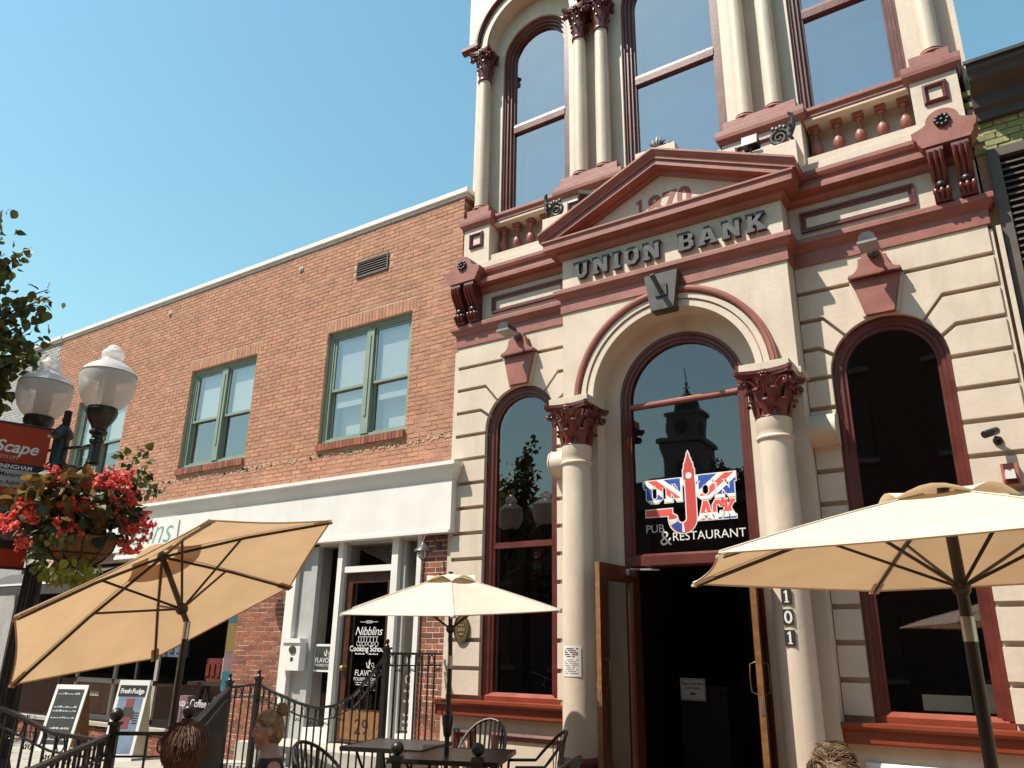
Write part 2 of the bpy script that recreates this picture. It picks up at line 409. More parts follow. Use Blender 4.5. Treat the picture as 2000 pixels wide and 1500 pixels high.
mat('amber', (0.3,0.12,0.03), 0.4)
glass('glass_low', 0.135, tint=(0.72,0.72,0.70,1))
glass('glass_up', 0.43, tint=(0.48,0.58,0.66,1), ripple=0.2)
glass('glass_green', 0.28, tint=(0.86,0.88,0.87,1))
glass('glass_shop', 0.035, tint=(0.90,0.89,0.87,1), ripple=0.02, top=0.55)
def lampglass():
    m = bpy.data.materials.new('lamp_acrylic'); m.use_nodes = True; MT['lamp_acrylic'] = m
    n, l = m.node_tree.nodes, m.node_tree.links; p = n['Principled BSDF']
    p.inputs['Base Color'].default_value = (0.82,0.81,0.79,1); p.inputs['Roughness'].default_value = 0.16
    tr = n.new('ShaderNodeBsdfTransparent'); tr.inputs['Color'].default_value = (0.93,0.91,0.88,1)
    tl = n.new('ShaderNodeBsdfTranslucent'); tl.inputs['Color'].default_value = (0.88,0.87,0.85,1)
    a = n.new('ShaderNodeMixShader'); a.inputs[0].default_value = 0.5; l.new(p.outputs[0], a.inputs[1]); l.new(tl.outputs[0], a.inputs[2])
    lw = n.new('ShaderNodeLayerWeight'); lw.inputs['Blend'].default_value = 0.35
    r = n.new('ShaderNodeMapRange'); r.inputs[3].default_value = 0.60; r.inputs[4].default_value = 0.95; l.new(lw.outputs['Facing'], r.inputs[0])
    b = n.new('ShaderNodeMixShader'); l.new(r.outputs[0], b.inputs[0]); l.new(tr.outputs[0], b.inputs[1]); l.new(a.outputs[0], b.inputs[2])
    l.new(b.outputs[0], n['Material Output'].inputs['Surface'])
lampglass()
m = bpy.data.materials.new('bulb'); m.use_nodes = True; MT['bulb'] = m
m.node_tree.nodes['Principled BSDF'].inputs['Emission Color'].default_value = (1.0,0.55,0.2,1); m.node_tree.nodes['Principled BSDF'].inputs['Emission Strength'].default_value = 2.0

# ================================================================== GROUND
XC = -3.05
g = MB().box(-120, 120, -120, 60, -0.30, 0.0).build('street_ground', 'concrete'); tag(g, kind='structure')
# paving slabs of the footway, each a slab of its own near the shop, concrete beyond
slab = MB().box(0.006, 0.894, 0.006, 0.894, 0, 0.02).mesh('paving_slab', 'footway_stone')
fw_ = thing('footway', None, None, kind='structure')
for i in range(12):
    for j in range(6):
        link('paving_slab', slab, fw_, (-17.2+i*0.9, -5.6+j*0.9, 0.004+rnd.uniform(-0.002, 0.003)))

# ================================================================== BANK BUILDING
bank = thing('bank_building', 'cream painted stucco bank building with terracotta trim, pediment and arched windows', 'building', (XC, 0, 0))
BI = Matrix.Translation((-XC, 0, 0))
def bb(mb, name, mat_, parent=None, smooth=None):          # build in world coordinates under the bank
    mb.xf(BI); return mb.build(name, mat_, parent or bank, smooth)
def U(u, s=1): return XC+s*u
# ---- lower walls: core behind the stone courses (wings), jamb piers, bay
RW, ZS, CU = 0.535, 4.305, 2.14
for s in (-1, 1):
    a, b = sorted((U(1.36, s), U(3.17, s)))
    m = MB(); arched_wall(m, a, b, 0.0, 6.9, U(CU, s), RW, ZS, 1.06, 0.068, 0.40); bb(m, 'wall', 'cream_soft')
    # grooves as polylines from the strip's outer edge to the arch, local offset w from the window centre
    def G(z, side, lim):
        e = lim
        if z > 5.1: return [(e, z), (0.0, z)]
        if z > 4.8: return [(e, z), (min(0.55, e-0.002), z), (0.378, 4.715)] if e > 0.56 else [(e, z-0.015), (0.378, 4.715)]
        if z > 4.5: return [(e, z), (0.62, z), (0.505, 4.514)] if e > 0.65 else [(e, 4.56), (0.505, 4.514)]
        if z > ZS: return [(e, z), (math.sqrt(RW*RW-(z-ZS)**2), z)]
        return [(e, z), (RW, z)]
    zg = [5.24-0.3195*i for i in range(14)]
    lines = [5.545]+zg
    for side, lim in ((1, 3.165-CU), (-1, CU-1.362)):
        for i in range(len(lines)-1):
            zt, zb = lines[i], lines[i+1]
            hi, lo = zt-0.024, zb+0.024
            if i == 0: poly = [(lim, zt), (0, zt), (0, lo), (lim, lo)]
            else:
                if zt < 1.10: continue
                T = [(x, z-0.024) for x, z in G(zt, side, lim)]; Bt = [(x, z+0.024) for x, z in G(max(zb, 1.065), side, lim)]
                def ang(p): return math.atan2(p[1]-ZS, p[0])
                def onarc(p):                                   # slide the groove end back on to the arch
                    if p[1] <= ZS: return (RW, p[1])
                    d = math.hypot(p[0], p[1]-ZS); return (p[0]*RW/d, ZS+(p[1]-ZS)*RW/d)
                if i == 1:
                    bt = onarc(Bt[-1]); mid = [(RW*math.cos(t), ZS+RW*math.sin(t)) for t in [ang(bt)+(PI/2-ang(bt))*k/8 for k in range(9)]]
                    poly = T+list(reversed(mid))+list(reversed(Bt[:-1]))
                else:
                    tp, bt = onarc(T[-1]), onarc(Bt[-1]); mid = []
                    if tp[1] > ZS:
                        a0, a1 = ang(tp), max(0.0, ang(bt)) if bt[1] > ZS else 0.0
                        mid = [(RW*math.cos(a0+(a1-a0)*k/6), ZS+RW*math.sin(a0+(a1-a0)*k/6)) for k in range(7)]
                        if bt[1] <= ZS: mid.append(bt)
                    else: mid = [tp, bt]
                    poly = T[:-1]+mid+list(reversed(Bt[:-1]))
            m = MB().prism([(U(CU, s)+s*side*x, z) for x, z in poly], 0.0, 0.069)
            bb(m, 'stone_course', 'cream')
    # window in the wing
    w = MB().sweep(arch_path(U(CU, s), RW-0.002, 1.12, ZS), [(0,0.055),(-0.035,0.055),(-0.05,0.075),(-0.085,0.075),(-0.10,0.10),(-0.125,0.10),(-0.125,0.16),(0,0.16)])
    fr = bb(w, 'window', 'frame_red', smooth=30)
    p = arched_pane(U(CU, s), RW-0.12, 1.15, ZS, 0.13); bb(p, 'pane', 'glass_low', fr)
    m = MB().box(U(CU, s)-0.43, U(CU, s)+0.43, 0.095, 0.145, 2.80, 2.87); bb(m, 'transom_bar', 'frame_red', fr)
    m = MB().sweep([(U(CU, s)-RW+0.005, 0.15), (U(CU, s)+RW-0.005, 0.15)], [(0,1.06),(-0.09,1.06),(-0.09,1.11),(-0.04,1.15),(0,1.15)], 'XY'); bb(m, 'window_sill', 'sill_red', fr)
    # red sill board and base with framed panel
    x0, x1 = sorted((U(1.362, s), U(3.23, s)))
    m = MB().sweep([(x0, 0.04), (x1, 0.04)], [(0,0.885),(-0.13,0.885),(-0.14,0.90),(-0.14,1.0),(-0.17,1.005),(-0.19,1.03),(-0.19,1.06),(0,1.06)], 'XY'); bb(m, 'sill_board', 'sill_red')
    m = MB(); x0, x1 = sorted((U(1.362, s), U(3.19, s))); m.box(x0, x1, 0.0, 0.044, 0.0, 0.883); bb(m, 'base_wall', 'cream')
    for (ua, ub, mt_) in ((1.50, 2.46, 'frame_red' if s < 0 else 'white_paint'), (2.72, 3.0, 'frame_red')):
        a, b = sorted((U(ua, s), U(ub, s)))
        m = MB().sweep([(a, 0.12), (a, 0.74), (b, 0.74), (b, 0.12)], [(0,0.002),(0,-0.03),(-0.03,-0.045),(-0.075,-0.02),(-0.085,0.002)], 'XZ', closed=True); bb(m, 'panel_frame', mt_, smooth=25)
    # base course of the pier under the string
    # moulded string course + red band, following wall and bay
    # keystone plaque
    c = U(CU, s)
    lo = [(-0.132,4.842),(0.132,4.842),(0.222,5.235),(-0.222,5.235)]
    m = MB().prism([(c+x, z) for x, z in lo], -0.065, 0.03)
    pq = bb(m, 'keystone_plaque', 'terracotta')
    hi_ = [(-0.245,5.25),(0.245,5.25),(0.245,5.285)]+[(0.245-0.11*math.sin(t*PI/16), 5.285+0.125*(1-math.cos(t*PI/16))) for t in range(1,9)]+[(0.135,5.445),(0.10,5.455)]
    hi_ += [(0.10*math.cos(t*PI/10), 5.455+0.085*math.sin(t*PI/10)) for t in range(1, 10)]
    hi_ += [(-0.10,5.455),(-0.135,5.445)]+[(-(0.245-0.11*math.sin(t*PI/16)), 5.285+0.125*(1-math.cos(t*PI/16))) for t in range(8,0,-1)]+[(-0.245,5.285)]
    bb(MB().prism([(c+x, z) for x, z in hi_], -0.10, 0.03), 'plaque_crest', 'terracotta', pq)
    bb(MB().prism([(c-0.235,5.235),(c+0.235,5.235),(c+0.25,5.252),(c-0.25,5.252)], -0.115, 0.03), 'plaque_fillet', 'oxblood', pq)
    # cream side cheeks of the plaque
    for q in (-1, 1):
        bb(MB().prism([(c+q*0.135,4.842),(c+q*0.165,4.842),(c+q*0.255,5.235),(c+q*0.225,5.235)], -0.03, 0.03), 'plaque_cheek', 'cream', pq)
# outer reveal pieces at the building's ends
bb(MB().box(U(-3.23), U(-3.165), 0.02, 0.4, 0, 5.5), 'corner_strip', 'cream'); bb(MB().box(U(3.165), U(3.20), 0.02, 0.4, 0, 5.5), 'corner_strip', 'cream')
# ---- jamb piers and central bay
for s in (-1, 1):
    a, b = sorted((U(0.945, s), U(1.355, s)))
    bb(MB().box(a, b, -0.20, 0.40, 0, 4.30), 'jamb_pier', 'cream')
m = MB(); arched_wall(m, U(-1.355), U(1.355), 4.30, 6.52, XC, 0.945, 4.36, 4.30, -0.27, 0.044, 40)
bb(m, 'central_bay', 'cream')
m = MB(); arched_wall(m, U(-0.944), U(0.944), 0.0, 5.4, XC, 0.74, 4.36, 0.0, 0.0, 0.30, 40); bb(m, 'arch_recess', 'cream')
# archivolt: cream steps and the red hood
ap = arch_path(XC, 0.945, 4.30, 4.36, 44)
bb(MB().sweep(ap, [(0.0,-0.262),(0.0,-0.30),(0.075,-0.30),(0.085,-0.285),(0.09,-0.262)]), 'archivolt', 'cream', smooth=25)
bb(MB().sweep(ap, [(0.088,-0.262),(0.088,-0.315),(0.15,-0.315),(0.158,-0.30),(0.165,-0.262)]), 'archivolt', 'cream', smooth=25)
bb(MB().sweep(ap, [(0.163,-0.262),(0.163,-0.325),(0.18,-0.345),(0.205,-0.35),(0.222,-0.335),(0.235,-0.335),(0.243,-0.262)]), 'hood_mould', 'terracotta', smooth=25)
# centre window
fr = bb(MB().sweep(arch_path(XC, 0.74, 0.15, 4.36, 44), [(0.0,-0.012),(-0.03,-0.012),(-0.045,0.012),(-0.075,0.012),(-0.085,0.035),(-0.11,0.035),(-0.11,0.12),(0,0.12)]), 'window', 'frame_red', smooth=28)
bb(arched_pane(XC, 0.64, 2.62, 4.36, 0.075, 40), 'pane', 'glass_low', fr)
bb(MB().sweep([(U(-0.635), 0.1),(U(0.635), 0.1)], [(0,4.285),(-0.06,4.285),(-0.075,4.30),(-0.075,4.325),(-0.06,4.34),(0,4.34)], 'XY'), 'transom_bar', 'terracotta', fr)
bb(MB().sweep([(U(-0.735), 0.1),(U(0.735), 0.1)], [(0,2.48),(-0.09,2.48),(-0.115,2.50),(-0.115,2.60),(-0.08,2.625),(0,2.625)], 'XY'), 'door_head', 'frame_red', fr)
# keystone with flagpole socket
k = bb(MB().prism([(XC-0.20,5.69),(XC+0.20,5.69),(XC+0.135,5.245),(XC-0.135,5.245)], -0.42, -0.262), 'keystone', 'darkslate')
bb(MB().box(XC-0.07, XC+0.07, -0.438, -0.419, 5.40, 5.54), 'socket_plate', 'gunmetal', k)
bb(MB().tube([(XC,-0.43,5.45),(XC-0.03,-0.60,5.60)], 0.028, 12), 'flag_socket', 'gunmetal', k, 30)
# ---- string course: red moulding + flat red band, broken forward round the bay
plan = [(U(-3.18), 0.40), (U(-3.18), 0.0), (U(-1.36), 0.0), (U(-1.36), -0.272), (U(1.36), -0.272), (U(1.36), 0.0), (U(3.18), 0.0), (U(3.18), 0.40)]
bb(MB().sweep(plan, [(0.02,5.695),(-0.012,5.695),(-0.02,5.72),(-0.055,5.745),(-0.06,5.77),(-0.085,5.785),(-0.085,5.835),(-0.07,5.85),(0.02,5.855)], 'XY'), 'string_moulding', 'terracotta')
bb(MB().sweep(plan, [(0.02,5.545),(-0.016,5.545),(-0.016,5.697),(0.02,5.697)], 'XY'), 'string_band', 'terracotta')
# frieze wall of the wings, recessed panel frames
for s in (-1, 1):
    a, b = sorted((U(1.36, s), U(3.17, s)))
    bb(MB().box(a, b, 0.0, 0.044, 5.856, 6.62), 'frieze', 'cream')
    a, b = sorted((U(1.48, s), U(2.61, s)))
    bb(MB().sweep([(a,5.94),(a,6.18),(b,6.18),(b,5.94)], [(0,0.002),(0,-0.035),(-0.02,-0.035),(-0.035,-0.012),(-0.055,-0.012),(-0.06,0.002)], 'XZ', closed=True), 'panel_frame', 'oxblood')
# ---- cornices
bed = lambda z: [(0.02,z-0.05),(-0.025,z-0.05),(-0.03,z-0.02),(-0.06,z+0.01),(-0.065,z+0.05)]
wing = bed(6.32)+[(-0.135,6.372),(-0.135,6.366),(-0.155,6.366),(-0.155,6.425),(-0.12,6.432),(-0.12,6.455),(-0.10,6.462),(-0.10,6.51),(-0.125,6.52),(-0.14,6.56),(-0.14,6.605),(0.02,6.605)]
for s in (-1, 1):
    a, b = sorted((U(1.37, s), U(3.17, s)))
    bb(MB().sweep([(a, 0.0), (b, 0.0)], wing, 'XY'), 'cornice', 'terracotta')
    bb(MB().box(a, b, -0.115, 0.36, 6.606, 6.70), 'blocking_course', 'cream')
ped = bed(6.32)+[(-0.16,6.372),(-0.16,6.376),(-0.18,6.376),(-0.18,6.468),(-0.20,6.478),(-0.20,6.50),(0.02,6.505)]
bb(MB().sweep([(U(-1.355), 0.30),(U(-1.355), -0.27),(U(1.355), -0.27),(U(1.355), 0.30)], ped, 'XY'), 'pediment_cornice', 'terracotta')
m = MB().sweep([(U(-1.95),6.455),(XC,7.32),(U(1.95),6.455)], [(0,0.2),(0,-0.50),(-0.025,-0.50),(-0.035,-0.485),(-0.055,-0.48),(-0.085,-0.46),(-0.10,-0.455),(-0.115,-0.455),(-0.115,-0.435),(-0.185,-0.435),(-0.19,-0.31),(-0.215,-0.305),(-0.225,-0.29),(-0.25,-0.285),(-0.25,0.2)], 'XZ')
m.clip((0,0,6.507), (0,0,-1)); m.clip((U(1.59),0,0), (1,0,0)); m.clip((U(-1.59),0,0), (-1,0,0))
bb(m, 'raking_cornice', 'terracotta')
bb(MB().prism([(U(-1.4),6.503),(U(1.4),6.503),(XC,7.12)], -0.272, 0.15), 'tympanum', 'cream')
# ledge blocks behind the pediment slopes and the apex block
for s in (-1, 1):
    bb(MB().prism([(U(1.02, s),6.84),(U(1.60, s),6.585),(U(1.60, s),6.90),(U(1.02, s),6.90)], -0.36, 0.0), 'scroll_block', 'cream')
bb(MB().prism([(U(-0.27),7.2),(U(0.24),7.2),(U(0.24),7.40),(U(-0.27),7.40)], -0.36, 0.1), 'apex_block', 'cream')
# ---- ears, rosettes, consoles
def ear_poly():
    r = [(0.215,6.405),(0.225,6.43),(0.245,6.46),(0.25,6.50),(0.275,6.525),(0.29,6.60),(0.20,6.63),(0.155,6.655)]
    r += [(0.15*math.cos(t*PI/12), 6.66+0.135*math.sin(t*PI/12)) for t in range(0, 7)]
    return r+[(-x, z) for x, z in reversed(r)]
def bar_pts(pts): return [Vector(p) for p in pts]
petal_ = None
for s in (-1, 1):
    c = U(2.965, s)
    e = bb(MB().prism([(c+x, z) for x, z in ear_poly()], -0.25, 0.0), 'ear_block', 'terracotta')
    m = MB()
    for kk in range(8):
        a = kk*PI/4; m.sphere((c+0.052*math.cos(a), -0.262, 6.655+0.052*math.sin(a)), (0.026,0.022,0.026), 8, 5)
    m.sphere((c, -0.268, 6.655), 0.022, 8, 6); bb(m, 'rosette', 'iron', e, 40)
    for uo in (2.855, 3.075):
        c = U(uo, s)
        S = [(-0.235,6.40),(-0.245,6.34),(-0.235,6.27),(-0.20,6.20),(-0.155,6.14),(-0.12,6.08),(-0.115,6.02),(-0.125,5.97),(-0.135,5.92),(-0.11,5.87),(-0.095,5.856)]
        m = MB().prism([(0.0,6.40)]+S+[(0.0,5.856)], c-0.075, c+0.075, 'x')
        br = bb(m, 'console', 'oxblood')
        m = MB()
        for d in (-0.05, 0.0, 0.05): m.tube([(c+d, y-0.004, z) for y, z in S[1:7]], [0.022,0.026,0.026,0.023,0.019,0.012], 7)
        bb(m, 'reed', 'capital_red', br, 50)
        m = MB().sphere((c, -0.135, 6.02), (0.052,0.04,0.045), 10, 7); bb(m, 'boss', 'iron', br, 50)
        m = MB()
        for d in (-0.055, 0.0, 0.055): m.sphere((c+d, -0.145, 5.945), (0.027,0.032,0.045), 8, 6)
        for d in (-0.05, 0.0, 0.05): m.tube([(c+d, -0.15, 5.94),(c+d*0.8, -0.12, 5.865)], [0.024,0.016], 6)
        bb(m, 'claw', 'capital_red', br, 50)
# ---- balustrade level
def baluster(c, y, z0, z1):
    h = z1-z0
    m = MB().lathe([(0.028,0.10*h),(0.045,0.13*h),(0.03,0.17*h),(0.045,0.22*h),(0.066,0.34*h),(0.060,0.44*h),(0.036,0.58*h),(0.026,0.70*h),(0.026,0.80*h),(0.044,0.83*h),(0.032,0.87*h),(0.04,0.90*h)], (c, y, z0), 14)
    m.box(c-0.055, c+0.055, y-0.055, y+0.055, z0, z0+0.105*h); m.box(c-0.055, c+0.055, y-0.055, y+0.055, z0+0.89*h, z1)
    return m
for s in (-1, 1):
    a, b = sorted((U(1.62, s), U(2.72, s)))
    bb(MB().box(a, b, 0.18, 0.36, 6.70, 6.94), 'bottom_rail', 'cream')
    bb(MB().box(a, b, 0.37, 0.45, 6.70, 7.40), 'apron_wall', 'cream_soft')
    for uo in (1.70, 1.94, 2.17, 2.40, 2.63): bb(baluster(U(uo, s), 0.27, 6.94, 7.40), 'baluster', 'terracotta', smooth=40)
    bb(MB().box(a, b, 0.11, 0.44, 7.401, 7.43), 'rail_soffit', 'cream_soft')
    bb(MB().sweep([(a, 0.2),(b, 0.2)], [(0,7.43),(-0.09,7.43),(-0.10,7.445),(-0.10,7.50),(-0.125,7.51),(-0.125,7.55),(0,7.55)], 'XY'), 'sill_rail', 'terracotta')
    bb(MB().box(a, b, 0.2, 0.5, 7.432, 7.545), 'window_ledge', 'terracotta')
    # pedestals: outer and the double one
    for ua, ub in ((2.728, 3.172), (0.68, 1.60)):
        a, b = sorted((U(ua, s), U(ub, s)))
        pd = bb(MB().box(a, b, 0.04, 0.5, 6.608, 7.42), 'pedestal', 'cream')
        pl = [(a, 0.5),(a, 0.04),(b, 0.04),(b, 0.5)]
        bb(MB().sweep(pl, [(0.02,7.40),(-0.02,7.40),(-0.03,7.43),(-0.055,7.455),(-0.06,7.50),(-0.06,7.565),(0.1,7.565)], 'XY'), 'pedestal_cap', 'terracotta', pd)
        bb(MB().box(a, b, 0.05, 0.5, 7.5, 7.562), 'cap_top', 'terracotta', pd)
        bb(MB().box(a+0.03, b-0.03, 0.045, 0.5, 7.564, 7.715), 'plinth', 'terracotta', pd)
        if ua > 2: q0, q1 = (a+b)/2-0.115, (a+b)/2+0.115
        else: q0, q1 = a+0.16, b-0.16
        bb(MB().sweep([(q0,7.07),(q0,7.31),(q1,7.31),(q1,7.07)], [(0,0.045),(0,0.015),(-0.025,0.005),(-0.05,0.03),(-0.055,0.045)], 'XZ', closed=True), 'panel_frame', 'frame_red', pd)
# ---- upper storey
ucs = [(-CU, 0.585), (0.0, 0.70), (CU, 0.585)]
lims = [(-3.25, -1.12), (-1.12, 1.12), (1.12, 3.25)]
ZS2 = 10.42
for (uc, R), (l0, l1) in zip(ucs, lims):
    m = MB(); arched_wall(m, U(l0), U(l1), 7.43, 13.2, U(uc), R, ZS2, 7.55, 0.30, 0.62, 32); bb(m, 'upper_wall', 'cream')
    Ra = R+0.155
    m = MB(); arched_wall(m, U(l0), U(l1), 10.62, 13.2, U(uc), Ra, 10.62, 10.62, 0.07, 0.30, 36); bb(m, 'arch_wall', 'cream')
    bb(MB().sweep(arch_path(U(uc), Ra, 10.62, 10.62, 36), [(0.0,0.08),(0.0,0.05),(0.09,0.05),(0.10,0.08)]), 'archivolt', 'cream')
    pth = [(U(uc)-Ra-0.33, 10.63)]+arch_path(U(uc), Ra+0.17, 10.63, 10.66, 36)+[(U(uc)+Ra+0.33, 10.63)] if abs(uc) > 1 else arch_path(U(uc), Ra+0.10, 10.63, 10.66, 36)
    bb(MB().sweep(arch_path(U(uc), Ra+0.14, 10.63, 10.66, 36), [(0.0,0.08),(0.0,0.02),(0.02,-0.01),(0.05,-0.01),(0.06,0.01),(0.085,0.02),(0.09,0.08)]), 'hood_mould', 'frame_red', smooth=25)
    fr = bb(MB().sweep(arch_path(U(uc), R, 7.55, ZS2, 36), [(0.0,0.33),(-0.03,0.33),(-0.04,0.355),(-0.07,0.355),(-0.08,0.385),(-0.11,0.385),(-0.12,0.42),(-0.145,0.42),(-0.145,0.50),(0,0.50)]), 'window', 'frame_red', smooth=25)
    bb(arched_pane(U(uc), R-0.135, 7.56, ZS2, 0.455, 32), 'pane', 'glass_up', fr)
    bb(MB().sweep([(U(uc)-R+0.14, 0.47),(U(uc)+R-0.14, 0.47)], [(0,9.08),(-0.05,9.08),(-0.06,9.10),(-0.06,9.20),(-0.045,9.25),(0,9.26)], 'XY'), 'meeting_rail', 'frame_red', fr)
    bb(arched_pane(U(uc)+0.04, R-0.22, 7.57, ZS2-0.02, 0.56, 24), 'roller_shade', 'shade_dark', fr)  # inset and shifted so the dark border imitates the reveal reflected in the glass
# hood returns at the outer corners, panels between the arches
for s in (-1, 1):
    a, b = sorted((U(2.14+0.585+0.155+0.14, s), U(3.33, s))); bb(MB().sweep([(a, 0.07),(b, 0.07)], [(0,10.62),(-0.05,10.62),(-0.09,10.66),(-0.09,10.72),(0,10.72)], 'XY'), 'hood_return', 'frame_red')
    a, b = sorted((U(1.02, s), U(1.24, s))); bb(MB().box(a, b, 0.0, 0.08, 10.98, 11.35), 'spandrel_panel', 'frame_red')
bb(MB().box(U(-3.25), U(3.25), 0.0, 0.45, 12.6, 13.2), 'upper_cornice', 'terracotta')
# ---- columns
def capital(h, rb, hw, nleaf=8, detail=1.0):
    """Corinthian capital of height h on a shaft of radius rb, abacus half width hw, base at z=0"""
    m = MB()
    m.lathe([(rb*0.98,0),(rb*1.06,0.03*h),(rb*1.0,0.08*h),(rb*1.0,0.35*h),(rb*1.12,0.62*h),(rb*1.45,0.84*h),(rb*1.5,0.86*h)], (0,0,0), 20)
    # abacus with hollow sides
    pts = []
    for q in range(4):
        a0 = q*PI/2
        for t in range(9):
            x = -hw+2*hw*t/8; y = -hw+hw*0.24*(1-((t-4)/4)**2)
            if t in (0,): x += hw*0.10
            if t == 8: x -= hw*0.10
            c, s_ = math.cos(a0), math.sin(a0); pts.append((x*c-y*s_, x*s_+y*c))
    m.prism(pts, 0.86*h, 0.92*h, 'z'); m.prism([(x*1.06, y*1.06) for x, y in pts], 0.92*h, 1.0*h, 'z')
    # acanthus leaves in two rows
    for row, (z0, hh, rr, off, w) in enumerate(((0.02*h, 0.36*h, rb*1.03, 0.0, 0.30*rb), (0.20*h, 0.42*h, rb*1.08, 0.5, 0.33*rb))):
        for kx in range(nleaf):
            a = 2*PI*(kx+off)/nleaf
            ca, sa = math.cos(a), math.sin(a)
            prof = [(0.0,0.0,0.9),(0.10*rb,0.45*hh,1.1),(0.16*rb,0.75*hh,1.1),(0.30*rb,0.97*hh,0.95),(0.46*rb,0.98*hh,0.75),(0.50*rb,0.86*hh,0.5)]
            vs, fs = [], []
            for d, z, ww in prof:
                for e in (-1, -0.4, 0.4, 1):
                    rad = rr+d-(0.05*rb if abs(e) == 1 else 0.0); tx = e*w*ww
                    vs.append((rad*ca-tx*sa, rad*sa+tx*ca, z0+z))
            nP = len(prof)
            for i in range(nP-1):
                for j in range(3): fs.append((i*4+j, i*4+j+1, (i+1)*4+j+1, (i+1)*4+j))
            # give the leaf a back so that it is solid
            o = len(vs); vs += [(x*0.93, y*0.93, z-0.012*h) for x, y, z in vs]
            fs += [tuple(reversed([i+o for i in f])) for f in list(fs)]
            rim = [i*4 for i in range(nP)]+[(nP-1)*4+j for j in (1,2,3)]+[i*4+3 for i in range(nP-2,-1,-1)]
            for i in range(len(rim)-1): fs.append((rim[i], rim[i+1], rim[i+1]+o, rim[i]+o))
            m.add(vs, fs)
    # corner volutes and centre rosettes
    for q in range(4):
        a = PI/4+q*PI/2; d = Vector((math.cos(a), math.sin(a), 0)); t = Vector((-d.y, d.x, 0))
        for e in (-1, 1):
            cen = d*(hw*1.16)+t*(e*0.04*hw)+Vector((0,0,0.72*h)); sp = []
            for i in range(15):
                th = i/14*3.6*PI; r = 0.12*h*(1-0.78*i/14)
                sp.append(cen+d*(r*math.cos(th))*0.8+Vector((0,0,r*math.sin(th)))+t*(e*0.0012*i))
            st = [d*(rb*1.1)+t*(e*rb*0.5)+Vector((0,0,0.52*h)), d*(rb*1.35)+t*(e*rb*0.35)+Vector((0,0,0.72*h)), d*(hw*1.02)+t*(e*rb*0.14)+Vector((0,0,0.82*h))]
            m.tube(st+sp[3:], [0.012*h*2]*3+[0.030*h*(1-0.4*i/12) for i in range(12)], 6)
        a = q*PI/2; d = Vector((math.cos(a), math.sin(a), 0)); t = Vector((-d.y, d.x, 0))
        cc = d*(hw*0.86)+Vector((0,0,0.91*h))
        for i in range(6):
            b = i*PI/3; m.sphere(cc+t*(0.065*h*math.cos(b))+Vector((0,0,0.065*h*math.sin(b))), 0.040*h, 6, 4)
        m.sphere(cc+d*0.02*h, 0.045*h, 6, 5)
        for e in (-1, 1):
            sp = [d*(rb*1.1)+t*(e*rb*0.1)+Vector((0,0,0.5*h)), d*(hw*0.72)+t*(e*rb*0.12)+Vector((0,0,0.72*h)), d*(hw*0.80)+t*(e*rb*0.30)+Vector((0,0,0.80*h)), d*(hw*0.80)+t*(e*rb*0.42)+Vector((0,0,0.73*h)), d*(hw*0.80)+t*(e*rb*0.30)+Vector((0,0,0.70*h))]
            m.tube(sp, [0.03*h,0.028*h,0.025*h,0.02*h,0.014*h], 6)
    return m
big_cap = capital(0.47, 0.165, 0.27).mesh('capital', 'capital_red', 45)
sm_cap = capital(0.50, 0.092, 0.185).mesh('capital', 'capital_red', 45)
for s in (-1, 1):
    x = 1.10*s
    sh = MB().lathe([(0.172,0.62),(0.174,1.2),(0.170,2.4),(0.160,3.57),(0.165,3.575),(0.177,3.585),(0.180,3.598),(0.177,3.610),(0.164,3.62),(0.163,3.67),(0.168,3.68),(0.168,3.80)], (x, -0.42, 0), 36).build('column', 'cream', bank, 40)
    link('capital', big_cap, sh, (x, -0.42, 3.785))
    MB().lathe([(0.215,0.32),(0.25,0.34),(0.26,0.38),(0.25,0.42),(0.21,0.44),(0.195,0.47),(0.20,0.50),(0.225,0.525),(0.232,0.555),(0.222,0.585),(0.19,0.60),(0.178,0.62)], (x, -0.42, 0), 36).build('column_base', 'frame_red', sh, 40)
    MB().box(x-0.27, x+0.27, -0.69, -0.205, 0.0, 0.32).build('column_plinth', 'cream', sh)
    MB().box(x-0.245, x+0.245, -0.62, -0.203, 4.256, 4.34).build('impost_block', 'cream', sh)
    a, b = sorted((1.02*s, 1.385*s)); MB().box(a, b, -0.30, 0.02, 4.28, 4.345).build('impost_step', 'cream', sh)
    for u in (0.954, 1.303, 2.984):
        x = u*s
        sh = MB().lathe([(0.100,7.78),(0.101,8.2),(0.097,9.2),(0.088,10.05)], (x, 0.17, 0), 28).build('column', 'cream', bank, 40)
        MB().lathe([(0.13,7.714),(0.14,7.73),(0.13,7.75),(0.112,7.765),(0.118,7.78),(0.102,7.79)], (x, 0.17, 0), 28).build('column_base', 'terracotta', sh, 40)
        MB().lathe([(0.09,10.035),(0.108,10.04),(0.112,10.055),(0.106,10.075),(0.09,10.08)], (x, 0.17, 0), 28).build('astragal', 'capital_red', sh, 40)
        link('capital', sm_cap, sh, (x, 0.17, 10.08))
